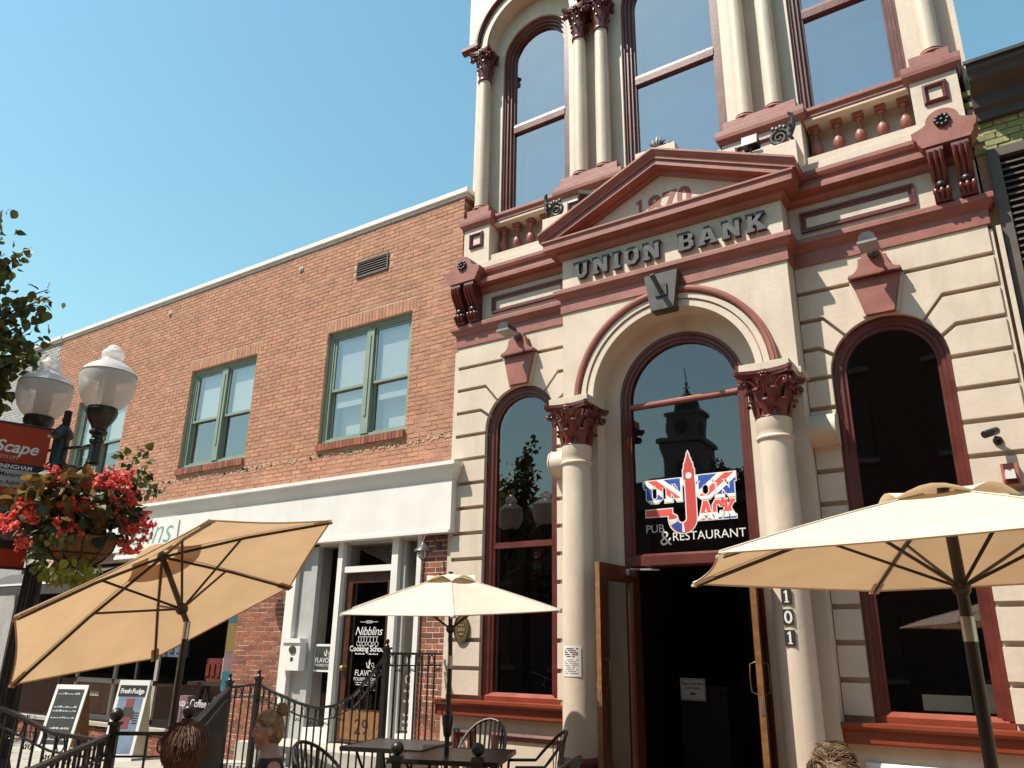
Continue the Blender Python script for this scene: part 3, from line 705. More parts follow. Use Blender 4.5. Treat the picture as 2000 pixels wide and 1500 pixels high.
# ---- scroll ornaments and finial leaf in black iron on the pediment
def spiral(c, r0, turns, n, sx=1, a0=0.0, k=0.9):
    return [(c[0]+sx*r0*(1-k*i/n)*math.cos(a0+turns*2*PI*i/n), c[1], c[2]+r0*(1-k*i/n)*math.sin(a0+turns*2*PI*i/n)) for i in range(n+1)]
for s in (-1, 1):
    x = U(1.42, s); m = MB()
    m.tube(spiral((x, -0.30, 7.02), 0.11, 2.1, 26, s, 0.0), [0.022-0.010*i/26 for i in range(27)], 7)
    m.tube(spiral((x, -0.27, 7.02), 0.095, 1.9, 22, s, 0.3), 0.012, 6)
    m.tube([(U(1.53, s),-0.30,7.02),(U(1.57, s),-0.30,6.93),(U(1.50, s),-0.30,6.905),(U(1.30, s),-0.30,6.91),(U(1.15, s),-0.30,6.93),(U(1.03, s),-0.30,6.94)], [0.022,0.02,0.02,0.022,0.018,0.01], 7)
    m.tube([(U(1.53, s),-0.30,7.0),(U(1.57, s),-0.30,7.10),(U(1.585, s),-0.30,7.19),(U(1.575, s),-0.32,7.26),(U(1.545, s),-0.34,7.28)], [0.03,0.034,0.03,0.024,0.01], 7)
    for i in range(4): m.sphere((U(1.49-0.04*i, s),-0.31,7.13+0.012*(i % 2)), (0.03,0.02,0.035), 7, 5)
    for i in range(3): m.sphere((U(1.55, s),-0.33,6.98+0.07*i), (0.018,0.03,0.045), 7, 5)
    bb(m, 'scroll_ornament', 'gunmetal', smooth=50)
m = MB(); c0 = (U(0.0), -0.30, 7.40)
for i in range(9):
    a = PI*(0.06+0.88*i/8); L = 0.09+0.10*math.sin(a)**2
    e = (c0[0]+L*math.cos(a)*1.1, c0[1], c0[2]+L*math.sin(a)); md = (c0[0]+L*0.6*math.cos(a), c0[1]-0.02, c0[2]+L*0.55*math.sin(a))
    m.tube([c0, md, e], [0.012, 0.02, 0.004], 6)
for q in (-1, 1): m.tube([(c0[0],-0.30,7.41),(c0[0]+q*0.10,-0.30,7.42),(c0[0]+q*0.17,-0.30,7.45),(c0[0]+q*0.20,-0.30,7.42)], [0.016,0.014,0.012,0.008], 6)
bb(m, 'palmette', 'iron', smooth=50)
# ---- raised letters: slab serif block capitals, 1 unit high
def slab(ch):
    t, sv, sh_ = 0.24, 0.12, 0.10
    def I(cx, w=0.24, ext=0.11): return [(cx-w/2-ext,0),(cx+w/2+ext,0),(cx+w/2+ext,0.15),(cx+w/2,0.15),(cx+w/2,0.85),(cx+w/2+ext,0.85),(cx+w/2+ext,1),(cx-w/2-ext,1),(cx-w/2-ext,0.85),(cx-w/2,0.85),(cx-w/2,0.15),(cx-w/2-ext,0.15)]
    if ch == 'I': return [I(0.23)], 0.46
    if ch == 'U': return [[(0.10,0.22),(0.30,0),(0.62,0),(0.82,0.22),(0.82,0.85),(0.92,0.85),(0.92,1),(0.52,1),(0.52,0.85),(0.60,0.85),(0.60,0.30),(0.52,0.2),(0.40,0.2),(0.33,0.30),(0.33,0.85),(0.42,0.85),(0.42,1),(0.0,1),(0.0,0.85),(0.10,0.85)]], 0.92
    if ch == 'N': return [[(0,0),(0.40,0),(0.40,0.15),(0.31,0.15),(0.31,0.56),(0.66,0),(0.90,0),(0.90,0.85),(0.99,0.85),(0.99,1),(0.60,1),(0.60,0.85),(0.69,0.85),(0.69,0.44),(0.33,1),(0.0,1),(0.0,0.85),(0.09,0.85),(0.09,0.15),(0.0,0.15)]], 0.99
    if ch == 'O': return [[(0.0,0.25),(0.24,0),(0.60,0),(0.84,0.25),(0.84,0.75),(0.60,1),(0.24,1),(0.0,0.75)], [(0.25,0.34),(0.25,0.66),(0.36,0.80),(0.48,0.80),(0.59,0.66),(0.59,0.34),(0.48,0.2),(0.36,0.2)]], 0.84
    if ch == 'B': return [[(0,0),(0.64,0),(0.84,0.16),(0.84,0.38),(0.72,0.51),(0.82,0.64),(0.82,0.84),(0.63,1),(0,1),(0,0.85),(0.10,0.85),(0.10,0.15),(0,0.15)], [(0.33,0.16),(0.33,0.42),(0.53,0.42),(0.60,0.36),(0.60,0.22),(0.53,0.16)], [(0.33,0.58),(0.33,0.84),(0.52,0.84),(0.58,0.78),(0.58,0.64),(0.52,0.58)]], 0.84
    if ch == 'A': return [[(0,0),(0.38,0),(0.38,0.14),(0.31,0.14),(0.34,0.24),(0.66,0.24),(0.69,0.14),(0.62,0.14),(0.62,0),(1.0,0),(1.0,0.14),(0.93,0.14),(0.64,1),(0.36,1),(0.07,0.14),(0,0.14)], [(0.40,0.40),(0.50,0.70),(0.60,0.40)]], 1.0
    if ch == 'K': return [[(0,0),(0.42,0),(0.42,0.15),(0.33,0.15),(0.33,0.30),(0.41,0.38),(0.58,0.15),(0.52,0.15),(0.52,0),(0.96,0),(0.96,0.15),(0.88,0.15),(0.57,0.55),(0.83,0.85),(0.93,0.85),(0.93,1),(0.52,1),(0.52,0.85),(0.58,0.85),(0.33,0.57),(0.33,0.85),(0.42,0.85),(0.42,1),(0,1),(0,0.85),(0.10,0.85),(0.10,0.15),(0,0.15)]], 0.96
    if ch == 'C': return [[(0.0,0.25),(0.24,0),(0.62,0),(0.84,0.22),(0.84,0.38),(0.60,0.38),(0.52,0.2),(0.36,0.2),(0.26,0.34),(0.26,0.66),(0.36,0.80),(0.50,0.80),(0.58,0.66),(0.84,0.66),(0.84,1),(0.70,1),(0.64,0.94),(0.52,1),(0.24,1),(0.0,0.75)]], 0.84
cx = [-4.195, -3.935, -3.665, -3.505, -3.225, -2.795, -2.505, -2.205, -1.905]
wid = []
words = 'UNION BANK'
xpos = U(-1.165); H = 0.225
for ch in words:
    if ch == ' ': xpos += 0.16; continue
    polys, w = slab(ch)
    me = flat_mesh([[(x*H, y*H) for x, y in p] for p in polys], extrude=0.028)
    put('letter', me, 'lettergrey', bank, (xpos-XC, -0.305, 5.945))
    xpos += w*H+0.050
print('letters end', xpos)
ONE = [(-0.20,0),(0.20,0),(0.20,0.09),(0.09,0.09),(0.09,1.0),(-0.03,1.0),(-0.22,0.86),(-0.22,0.76),(-0.09,0.80),(-0.09,0.09),(-0.20,0.09)]
put('digit', flat_mesh([[(x*0.24, y*0.245) for x, y in ONE]], 0.001), 'red_1870', bank, (-0.27, -0.2745, 6.56))
for ch, x in (('8', -0.085), ('7', 0.10), ('0', 0.285)): text('digit', ch, 0.34, 'red_1870', bank, (x, -0.2745, 6.56), offset=0.014, extrude=0.001)
# ---- front doors standing open, transom hardware, dark hall
def door_leaf(name, hinge, ang, w, lab, parent, flip):
    d = bpy.data.objects.new(name, None); COL.objects.link(d); d.parent = parent
    return d
def leaf(hx, hy, rz, sgn, plate):
    lf = MB()
    W, T, z0, z1 = 0.60, 0.05, 0.17, 2.47
    lf.box(0, 0.11, -T/2, T/2, z0, z1); lf.box(W-0.11, W, -T/2, T/2, z0, z1); lf.box(0.11, W-0.11, -T/2, T/2, z1-0.15, z1); lf.box(0.11, W-0.11, -T/2, T/2, z0, z0+0.30)
    o = lf.build('door', 'wood_door', bank); o.matrix_basis = Matrix.Translation((hx-XC, hy, 0)) @ Matrix.Rotation(rz, 4, 'Z')
    MB().box(0.11, W-0.11, -0.006, 0.006, z0+0.30, z1-0.15).build('pane', 'glass_low', o)
    MB().sweep([(0.11,z0+0.30),(0.11,z1-0.15),(W-0.11,z1-0.15),(W-0.11,z0+0.30)], [(0,-0.032),(-0.02,-0.012),(-0.02,0.012),(0,0.032)], 'XZ', closed=True).build('glazing_bead', 'wood_door', o)
    MB().box(W, W+0.004, -T/2, T/2, z0, z1).build('door_edge', 'oak', o)
    MB().box(W+0.003, W+0.007, -0.012, 0.012, 1.12, 1.26).build('lock_plate', 'steel', o)
    m = MB()
    for q in ((-1, 1) if plate else (1,)): m.tube([(W-0.055,q*0.025,1.55),(W-0.055,q*0.075,1.53),(W-0.055,q*0.08,1.40),(W-0.055,q*0.075,1.30),(W-0.055,q*0.025,1.28)], 0.007, 8)
    m.build('door_handle', 'bronze', o, 40)
    return o
dl = leaf(U(-0.615), 0.0, math.radians(-93), 1, True); dl.scale = (1.38, 1, 1)
dr = leaf(U(0.65), -0.02, math.radians(-74), 1, True); dr.scale = (1.35, 1, 1)
m = MB().box(-3.70, -3.615, -0.30, -0.10, 2.38, 2.44); m.tube([(-3.66,-0.2,2.45),(-3.60,-0.05,2.455),(-3.42,0.05,2.46)], 0.012, 6); bb(m, 'door_closer', 'steel')
bb(MB().box(U(-0.945), U(0.945), -0.20, 0.30, 0.0, 0.15), 'threshold', 'limestone')
# interior hall and rooms (dark boxes open towards the glass)
def room(x0, x1, y0, y1, z0, z1, name, mt_='dark_interior'):
    m = MB(); t = 0.05
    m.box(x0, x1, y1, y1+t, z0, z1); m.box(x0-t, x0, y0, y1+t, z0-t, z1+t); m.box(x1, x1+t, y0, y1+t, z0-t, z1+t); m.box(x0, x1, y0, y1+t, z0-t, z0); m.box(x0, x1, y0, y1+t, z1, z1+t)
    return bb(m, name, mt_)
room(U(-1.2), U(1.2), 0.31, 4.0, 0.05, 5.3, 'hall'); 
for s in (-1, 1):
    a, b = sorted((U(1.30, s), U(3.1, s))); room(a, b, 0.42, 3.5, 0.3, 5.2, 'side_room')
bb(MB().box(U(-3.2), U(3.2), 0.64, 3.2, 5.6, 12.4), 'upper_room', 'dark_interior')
for s in (-1, 1):
    a, b = sorted((U(3.205, s), U(3.25, s))); bb(MB().box(a, b, 0.62, 12.0, 5.4, 13.2), 'side_wall', 'cream_soft')
bb(MB().box(U(-3.2), U(3.2), 0.63, 12.0, 13.0, 13.15), 'roof', 'roof_slate')
# dim furniture of the pub behind the glass
for s, z in ((-1, 1.9), (1, 1.9), (-1, 2.3), (1, 2.3)):
    a, b = sorted((U(1.45, s), U(2.9, s))); bb(MB().box(a, b, 2.9, 3.2, z, z+0.03), 'back_shelf', 'mid_interior')
    for i in range(9): bb(MB().lathe([(0.035,0),(0.035,0.16),(0.012,0.2),(0.012,0.26)], (a+0.1+i*0.155, 3.05, z+0.03), 8), 'bottle', 'wood_door' if i % 3 else 'leaf_dark')
    bb(MB().box(a, b, 3.0, 3.3, 0.4, 1.35), 'back_bar', 'mid_interior')
bb(MB().box(U(-0.9), U(0.9), 3.2, 3.6, 0.1, 1.25), 'hall_bar', 'mid_interior')
for x in (-0.7, 0.1, 0.7): bb(MB().box(U(x), U(x)+0.35, 3.92, 3.98, 1.5, 2.1), 'picture', 'wood_door')
# ---- painted sign on the centre window: letters cut from the flag
def flagmat():
    m = bpy.data.materials.new('flag_print'); m.use_nodes = True; MT['flag_print'] = m
    n, l = m.node_tree.nodes, m.node_tree.links; p = n['Principled BSDF']; p.inputs['Roughness'].default_value = 0.6
    at = n.new('ShaderNodeTexCoord'); sep = n.new('ShaderNodeSeparateXYZ'); l.new(at.outputs['UV'], sep.inputs[0])
    def math_(op, a, b=None, c=None):
        x = n.new('ShaderNodeMath'); x.operation = op
        for i, q in enumerate((a, b)):
            if q is None: continue
            if isinstance(q, (int, float)): x.inputs[i].default_value = q
            else: l.new(q, x.inputs[i])
        return x.outputs[0]
    X, Y = sep.outputs[0], sep.outputs[1]                       # u,v of the flag, -1..1 across, centre at the tower
    ax = math_('ABSOLUTE', X); ay = math_('ABSOLUTE', Y)
    diag = math_('ABSOLUTE', math_('SUBTRACT', ay, ax))
    redd = math_('MULTIPLY', math_('LESS_THAN', math_('ABSOLUTE', math_('SUBTRACT', diag, 0.02)), 0.085), 1.0)
    whd = math_('LESS_THAN', diag, 0.26)
    redc = math_('MAXIMUM', math_('LESS_THAN', ax, 0.12), math_('LESS_THAN', ay, 0.16))
    whc = math_('MAXIMUM', math_('LESS_THAN', ax, 0.20), math_('LESS_THAN', ay, 0.30))
    white = math_('MAXIMUM', whd, whc)
    red = math_('MAXIMUM', redc, math_('MULTIPLY', redd, math_('SUBTRACT', 1.0, whc)))
    a = n.new('ShaderNodeMix'); a.data_type = 'RGBA'; l.new(white, a.inputs[0]); a.inputs[6].default_value = (0.012,0.06,0.36,1); a.inputs[7].default_value = (0.80,0.78,0.75,1)
    b = n.new('ShaderNodeMix'); b.data_type = 'RGBA'; l.new(red, b.inputs[0]); l.new(a.outputs[2], b.inputs[6]); b.inputs[7].default_value = (0.66,0.07,0.055,1)
    l.new(b.outputs[2], p.inputs['Base Color'])
flagmat()
def flaguv(me, dx, dz):                                         # flag coordinates of the flat piece placed at (dx,dz) of the sign
    uv = me.uv_layers.new(name='flag'); uv.active = True; uv.active_render = True
    for lp in me.loops:
        c = me.vertices[lp.vertex_index].co
        uv.data[lp.index].uv = ((c.x+dx)/0.515, (c.y+dz-0.10)/0.40)
SX, SZ, SY = XC+0.015, 2.99, 0.066                              # sign origin: tower axis, baseline of the rows
sign = MB().box(-0.001, 0.001, -0.0005, 0.0005, -0.001, 0.001).build('window_sign', 'vinyl_white', bank); sign.location = (SX-XC, SY, SZ)
def sgn(me, name, mt_, dx, dz, dy): 
    me.name = name; me.materials.clear(); me.materials.append(MT[mt_]); return link(name, me, sign, mw=Matrix.Translation((dx, dy, dz)) @ STAND)
def sletter(ch, dx, dz, w, h):
    polys, ww = slab(ch); P = [[(x*w/ww, y*h) for x, y in p] for p in polys]
    sgn(flat_mesh(P, 0.0006, 0.012), 'letter_outline', 'vinyl_white', dx, dz, 0.0012)
    me = flat_mesh(P, 0.0006); flaguv(me, dx, dz); sgn(me, 'letter', 'flag_print', dx, dz, -0.0012)
for ch, dx, w in (('U',-0.525,0.235),('N',-0.285,0.215),('O',0.075,0.205),('N',0.285,0.225)): sletter(ch, dx, 0.185, w, 0.20)
for ch, dx, w in (('A',0.085,0.165),('C',0.245,0.115),('K',0.355,0.135)): sletter(ch, dx, -0.035, w, 0.20)
# the bar over both words
for poly in ([(-0.535,0.385),(-0.07,0.385),(-0.07,0.435),(-0.535,0.435)], [(0.05,0.385),(0.51,0.385),(0.51,0.445),(0.05,0.445)], [(-0.515,0.04),(-0.21,0.04),(-0.21,0.11),(-0.515,0.11)]):
    sgn(flat_mesh([poly], 0.0006, 0.012), 'letter_outline', 'vinyl_white', 0, 0, 0.0018)
    me = flat_mesh([poly], 0.0006); flaguv(me, 0, 0); sgn(me, 'bar', 'flag_print', 0, 0, -0.0004)
# tower shaped J
J = [(-0.062,0.42),(-0.062,0.52),(-0.05,0.54),(-0.044,0.595),(-0.032,0.60),(-0.028,0.64),(-0.015,0.66),(-0.008,0.70),(0,0.715),(0.008,0.70),(0.015,0.66),(0.028,0.64),(0.032,0.60),(0.044,0.595),(0.05,0.54),(0.062,0.52),(0.062,0.0)]
J += [(-0.095+0.157*math.cos(math.radians(a)), 0.0+0.157*math.sin(math.radians(a))) for a in range(-10, -181, -10)]
J += [(-0.252,0.055),(-0.21,0.055),(-0.165,0.03)]+[(-0.10+0.055*math.cos(math.radians(a)), 0.0+0.055*math.sin(math.radians(a))) for a in range(180, 361, 15)]+[(-0.045,0.42)]
sgn(flat_mesh([J], 0.0006, 0.014), 'letter_outline', 'vinyl_white', 0, 0, 0.0008)
sgn(flat_mesh([J], 0.0006), 'tower_letter', 'flag_red', 0, 0, -0.0020)
bl = [(-0.09+0.15*math.cos(math.radians(a)), 0.15*math.sin(math.radians(a))) for a in range(-95, -166, -7)]+[(-0.10+0.062*math.cos(math.radians(a)), 0.062*math.sin(math.radians(a))) for a in range(195, 266, 10)]
sgn(flat_mesh([bl], 0.0006), 'stripe', 'flag_blue', 0, 0, -0.0036)
for ang, wd in ((190, 7), (272, 6), (203, 4)):
    st = [(-0.095+r*math.cos(math.radians(ang+q)), r*math.sin(math.radians(ang+q))) for r, q in ((0.058,-wd*1.6),(0.153,-wd),(0.153,wd),(0.058,wd*1.6))]
    sgn(flat_mesh([st], 0.0006), 'stripe', 'vinyl_white', 0, 0, -0.0046)
sgn(flat_mesh([[(0.036*math.cos(i*PI/10), 0.455+0.036*math.sin(i*PI/10)) for i in range(20)]], 0.0006), 'clock_dial', 'vinyl_white', 0, 0, -0.0040)
sgn(text_mesh('PUB', 0.125, spacing=0.98), 'word', 'vinyl_grey', -0.42, -0.135, -0.001)
sgn(text_mesh('&', 0.22), 'word', 'vinyl_white', -0.30, -0.275, -0.001)
sgn(text_mesh('RESTAURANT', 0.128, align='LEFT', spacing=1.02), 'word', 'vinyl_white', -0.225, -0.235, -0.001)
# small serifs bars for the words' look
# ---- house number tiles on the right column, notice on the left column
def on_column(x, ang, r): return Vector((x+r*math.sin(ang), -0.42-r*math.cos(ang), 0))
for d_, z in (('1', 2.105), ('0', 1.928), ('1', 1.752)):
    x0 = 1.10; a = 0.05
    t = MB().box(-0.045, 0.045, -0.003, 0.003, -0.068, 0.068).build('number_tile', 'ink', bank); p = on_column(x0, a, 0.1765); t.matrix_basis = Matrix.Translation((p.x, p.y, z)) @ Matrix.Rotation(a, 4, 'Z')
    if d_ == '1': put('digit', flat_mesh([[(x*0.10, y*0.105) for x, y in ONE]], 0.0005), 'vinyl_white', t, (0, -0.0042, -0.05))
    else: text('digit', d_, 0.15, 'vinyl_white', t, (0, -0.0042, -0.05), offset=0.002)
n_ = thing('notice_sheet', 'white printed notice taped to the left entrance column', 'notice', (XC-1.10, -0.42, 1.37))
m = MB(); ns = 8
vs = []
for i in range(ns+1):
    a = -0.62+1.24*i/ns
    for z in (0.0, 0.30): vs.append((0.178*math.sin(a), -0.178*math.cos(a), z))
m.add(vs, [(2*i, 2*i+2, 2*i+3, 2*i+1) for i in range(ns)]); m.build('sheet', 'paper', n_, 60, recalc=False)
random.seed(3)
for i in range(13):
    z = 0.265-i*0.019 if i < 5 else 0.262-i*0.0185-0.01; a0, a1 = (-0.45, 0.45) if i % 5 != 4 else (-0.3, 0.25)
    vs = []; h = 0.009 if i < 5 else 0.004
    K = 7
    for kx in range(K+1):
        a = a0+(a1-a0)*kx/K; vs += [(0.1792*math.sin(a), -0.1792*math.cos(a), z), (0.1792*math.sin(a), -0.1792*math.cos(a), z+h)]
    MB().add(vs, [(2*i_, 2*i_+2, 2*i_+3, 2*i_+1) for i_ in range(K) if (i_*7+i*3) % 5]).build('text_line', 'ink', n_, recalc=False)
# ---- host stand inside the door with its card
hs = thing('host_stand', 'dark wooden host stand inside the open pub doorway', 'stand', (-3.52, 1.62, 0.06))
MB().box(-0.28, 0.28, -0.2, 0.2, 0, 1.16).build('cabinet', 'dark_interior', hs); MB().box(-0.33, 0.33, -0.26, 0.25, 1.16, 1.20).build('top', 'dark_interior', hs)
cd = thing('seating_card', 'white framed card asking guests to wait, on the host stand', 'sign', (-3.60, 1.30, 1.10))
MB().box(-0.15, 0.15, 0.0, 0.008, 0, 0.24).build('card', 'paper', cd)
MB().sweep([(-0.14,0.01),(-0.14,0.23),(0.14,0.23),(0.14,0.01)], [(0,-0.001),(-0.004,-0.001),(-0.004,0.001),(0,0.001)], 'XZ', closed=True).build('border', 'ink', cd)
text('line', 'Please Wait Here', 0.036, 'ink', cd, (0, -0.002, 0.17), offset=0.0008); text('line', 'to be Seated', 0.036, 'ink', cd, (0, -0.002, 0.125), offset=0.0008)
MB().box(-0.03, 0.03, -0.002, 0.0, 0.06, 0.085).build('emblem', 'darkslate', cd)
# ---- things fixed to the facade
def floodlight(x, y, z, yaw, tilt, lab, grp=None):
    t = thing('floodlight', lab, 'floodlight', (x, y, z), 0, grp)
    R = Matrix.Rotation(yaw, 4, 'Z') @ Matrix.Rotation(tilt, 4, 'X')
    m = MB().box(-0.085, 0.085, -0.05, 0.05, -0.06, 0.06); m.box(-0.095, 0.095, -0.065, -0.05, -0.07, 0.07); m.xf(Matrix.Translation((0,0,0.13)) @ R); m.build('housing', 'blackmetal', t)
    m = MB().box(-0.08, 0.08, -0.069, -0.0655, -0.055, 0.055); m.xf(Matrix.Translation((0,0,0.13)) @ R); m.build('lens', 'gunmetal', t)
    MB().tube([(0,0.0,0),(0,0,0.09)], 0.014, 7).build('stem', 'gunmetal', t)
floodlight(-4.02, -0.36, 6.90, math.radians(40), math.radians(-35), 'black floodlight at the left slope of the pediment')
floodlight(-1.93, -0.36, 6.905, math.radians(180), math.radians(10), 'black floodlight at the right slope of the pediment')
for x, lab in ((U(-CU), 'grey wall lamp on the left keystone plaque'), (U(CU), 'grey wall lamp on the right keystone plaque')):
    t = thing('wall_lamp', lab, 'lamp', (x+0.02, -0.10, 5.47), 0, 'lamps on the keystone plaques')
    MB().lathe([(0.055,0),(0.06,0.02),(0.05,0.05),(0.03,0.07)], (0,0,0), 16).xf(Matrix.Rotation(PI/2, 4, 'X')).build('back_plate', 'gunmetal', t, 40)
    MB().tube([(0,-0.03,0.0),(-0.005,-0.12,0.05),(-0.01,-0.2,0.07)], 0.018, 8).build('arm', 'gunmetal', t, 40)
    m = MB().prism([(-0.085,-0.02),(0.085,-0.02),(0.07,0.045),(0.03,0.075),(-0.03,0.075),(-0.07,0.045)], -0.36, -0.15); m.build('hood', 'gunmetal', t)
    MB().box(-0.09, 0.09, -0.375, -0.14, -0.045, -0.021).build('lens', 'greyplastic', t)
for s, lab in ((-1, 'cream rounded speaker beside the left entrance capital'), (1, 'cream rounded speaker beside the right entrance capital')):
    t = thing('wall_speaker', lab, 'speaker', (U(1.485, s), 0, 3.72))
    pr = [(0.0,0.16),(-0.10,0.15),(-0.17,0.10),(-0.20,0.02),(-0.19,-0.06),(-0.13,-0.12),(-0.04,-0.15),(0,-0.15)]
    MB().prism(pr, -0.125, 0.125, 'x').build('case', 'cream_soft', t, 50)
    for q in (-1, 1): MB().prism([(y*1.04, z*1.05) for y, z in pr], q*0.127-0.008, q*0.127+0.008, 'x').build('end_cap', 'cream', t, 50)
t = thing('security_camera', 'small black security camera on the right pier', 'camera', (-0.13, 0, 3.44))
MB().lathe([(0.04,0),(0.04,0.015),(0.025,0.03)], (0,0,0), 14).xf(Matrix.Rotation(PI/2, 4, 'X')).build('base', 'blackmetal', t, 40)
MB().tube([(0,-0.02,0),(-0.01,-0.10,0.01)], 0.014, 8).build('arm', 'blackmetal', t, 40)
m = MB().lathe([(0.030,-0.09),(0.034,-0.085),(0.034,0.08),(0.028,0.09)], (0,0,0), 16); m.xf(Matrix.Translation((-0.04,-0.15,0.045)) @ Matrix.Rotation(math.radians(60), 4, 'Y') @ Matrix.Rotation(math.radians(-50), 4, 'X')); m.build('body', 'blackmetal', t, 40)
t = thing('fire_bell', 'red fire alarm strobe box on the right pier', 'alarm', (-0.085, 0, 3.13))
MB().box(-0.065, 0.065, -0.05, 0.0, -0.09, 0.09).build('box', 'seat_red', t); MB().prism([(-0.04,-0.05),(0.04,-0.05),(0.035,0.03),(-0.035,0.03)], -0.085, -0.05).build('strobe', 'paper', t); MB().box(-0.05, 0.05, -0.065, -0.05, -0.088, -0.055).build('horn', 'oxblood', t)
t = thing('oval_medallion', 'bronze oval historic medallion on the left pier', 'plaque', (-5.985, -0.002, 1.855))
el = lambda a, b, n=28: [(a*math.cos(2*PI*i/n), b*math.sin(2*PI*i/n)) for i in range(n)]
MB().prism(el(0.108, 0.165), -0.018, 0.0).build('plate', 'bronze', t, 30); MB().sweep(el(0.104, 0.16), [(0,-0.016),(0,-0.026),(-0.012,-0.026),(-0.012,-0.016)], 'XZ', closed=True).build('rim', 'bronze', t); MB().sweep(el(0.072, 0.118), [(0,-0.016),(0,-0.022),(-0.006,-0.022),(-0.006,-0.016)], 'XZ', closed=True).build('inner_rim', 'gold', t)
m = MB()
for (a, b, c_, d) in ((-0.04,0.04,0.03,0.05),(-0.05,-0.02,-0.03,0.01),(0.02,0.05,-0.03,0.01),(-0.035,0.035,-0.075,-0.05),(-0.015,0.015,-0.03,0.02)): m.box(a, b, -0.022, -0.016, c_, d)
for i in range(22):
    a = 2*PI*i/22; m.box(0.088*math.cos(a)-0.005, 0.088*math.cos(a)+0.005, -0.022, -0.016, 0.139*math.sin(a)-0.007, 0.139*math.sin(a)+0.007)
m.build('relief', 'gold', t)['kind'] = 'stuff'
# things seen behind the right-hand window
for nm, lab, x0, x1, z0, z1, mt_ in (('menu_board', 'grey board leaning behind the right window sill', -1.06, -0.68, 1.17, 1.30, 'greyplastic'), ('tilted_card', 'pale card behind the right window beside the pole', -0.58, -0.45, 1.17, 1.40, 'greyplastic')):
    o = MB().box(x0, x1, 0.2, 0.215, z0, z1).build(nm, mt_); tag(o, lab, 'card')
t = thing('wall_sconce', 'small lit amber sconce glowing behind the centre window', 'lamp', (-2.55, 0.62, 3.32))
MB().sphere((0,0,0.05), 0.035, 12, 8).build('bulb', 'bulb', t, 60); MB().lathe([(0.03,-0.02),(0.05,0.0),(0.045,0.02)], (0,0,0), 12).build('cup', 'bronze', t, 40); MB().tube([(0,0,-0.02),(0,0.1,-0.06),(0,0.25,-0.02)], 0.01, 6).build('arm', 'bronze', t, 40)

# ================================================================== BRICK SHOP BUILDING
YB = 0.05
shop = thing('brick_building', 'two-storey orange brick shop building with green windows beside the bank', 'building', (-11.8, YB, 0))
SI = Matrix.Translation((11.8, -YB, 0))
def sb(mb, name, mat_, parent=None, smooth=None): mb.xf(SI); return mb.build(name, mat_, parent or shop, smooth)
XL, XR, ZT = -17.40, -6.245, 8.0
wins = [(-16.15, -14.36), (-12.375, -10.59), (-8.885, -7.14)]
ZW0, ZW1 = 4.53, 6.365
xs = [XL]+[q for w in wins for q in w]+[XR]
core = MB()
for i in range(0, len(xs), 2): core.box(xs[i], xs[i+1]-(0.006 if i == len(xs)-2 else 0), YB-0.003, YB+0.35, 3.0, ZT)
for a, b in wins: core.box(a, b, YB-0.003, YB+0.35, 3.0, ZW0-0.10); core.box(a, b, YB-0.003, YB+0.35, ZW1, ZT)
core.box(XR-0.30, XR-0.012, YB+0.35, 6.0, 3.0, ZT)
sb(core, 'wall', 'mortar')
sb(MB().box(XL+0.05, XR-0.31, 1.1, 9.0, 3.3, 7.7), 'rear_mass', 'roof_slate')
sb(MB().box(XL+0.05, XR-0.31, 0.41, 9.0, 7.7, 7.8), 'roof', 'roof_slate')
CP, BP = 0.0667, 0.2105
bricks = []                                             # (x0,x1,y0,y1,z0,z1)
nrow = int((ZT-3.86)/CP)
for r in range(nrow+1):
    z0 = 3.86+r*CP; z1 = z0+CP-0.0125
    if z1 > ZT: break
    off = (0.5 if r % 2 else 0.0)*BP
    k = 0
    x = XR-(k*BP)-off
    x = XR
    first = BP if r % 2 == 0 else BP/2
    edges = [XR]; xx = XR-first
    while xx > XL: edges.append(xx); xx -= BP
    edges.append(XL)
    for i in range(len(edges)-1):
        b, a = edges[i]-0.0, edges[i+1]+0.0125
        if b-a < 0.03: continue
        segs = [(a, b)]
        for (wa, wb) in wins:
            ins = ZW0-0.115 < (z0+z1)/2 < ZW1+0.205
            lint = ZW1 < (z0+z1)/2 < ZW1+0.205
            ea, eb = (wa-0.085, wb+0.085) if lint else (wa, wb)
            if not ins: continue
            ns_ = []
            for (p, q) in segs:
                if q <= ea or p >= eb: ns_.append((p, q)); continue
                if p < ea-0.02: ns_.append((p, ea-0.006))
                if q > eb+0.02: ns_.append((eb+0.006, q))
            segs = ns_
        for (p, q) in segs:
            if -8.37 < (p+q)/2 < -7.68 and 7.175 < (z0+z1)/2 < 7.47: continue
            bricks.append((p, q, z0, z1, 'u'))
for (wa, wb) in wins:                                    # soldier lintels and rowlock sills
    n = int((wb-wa+0.17)/0.068); st = (wb-wa+0.17)/n
    for i in range(n): bricks.append((wa-0.085+i*st, wa-0.085+(i+1)*st-0.009, ZW1+0.003, ZW1+0.198, 'u'))
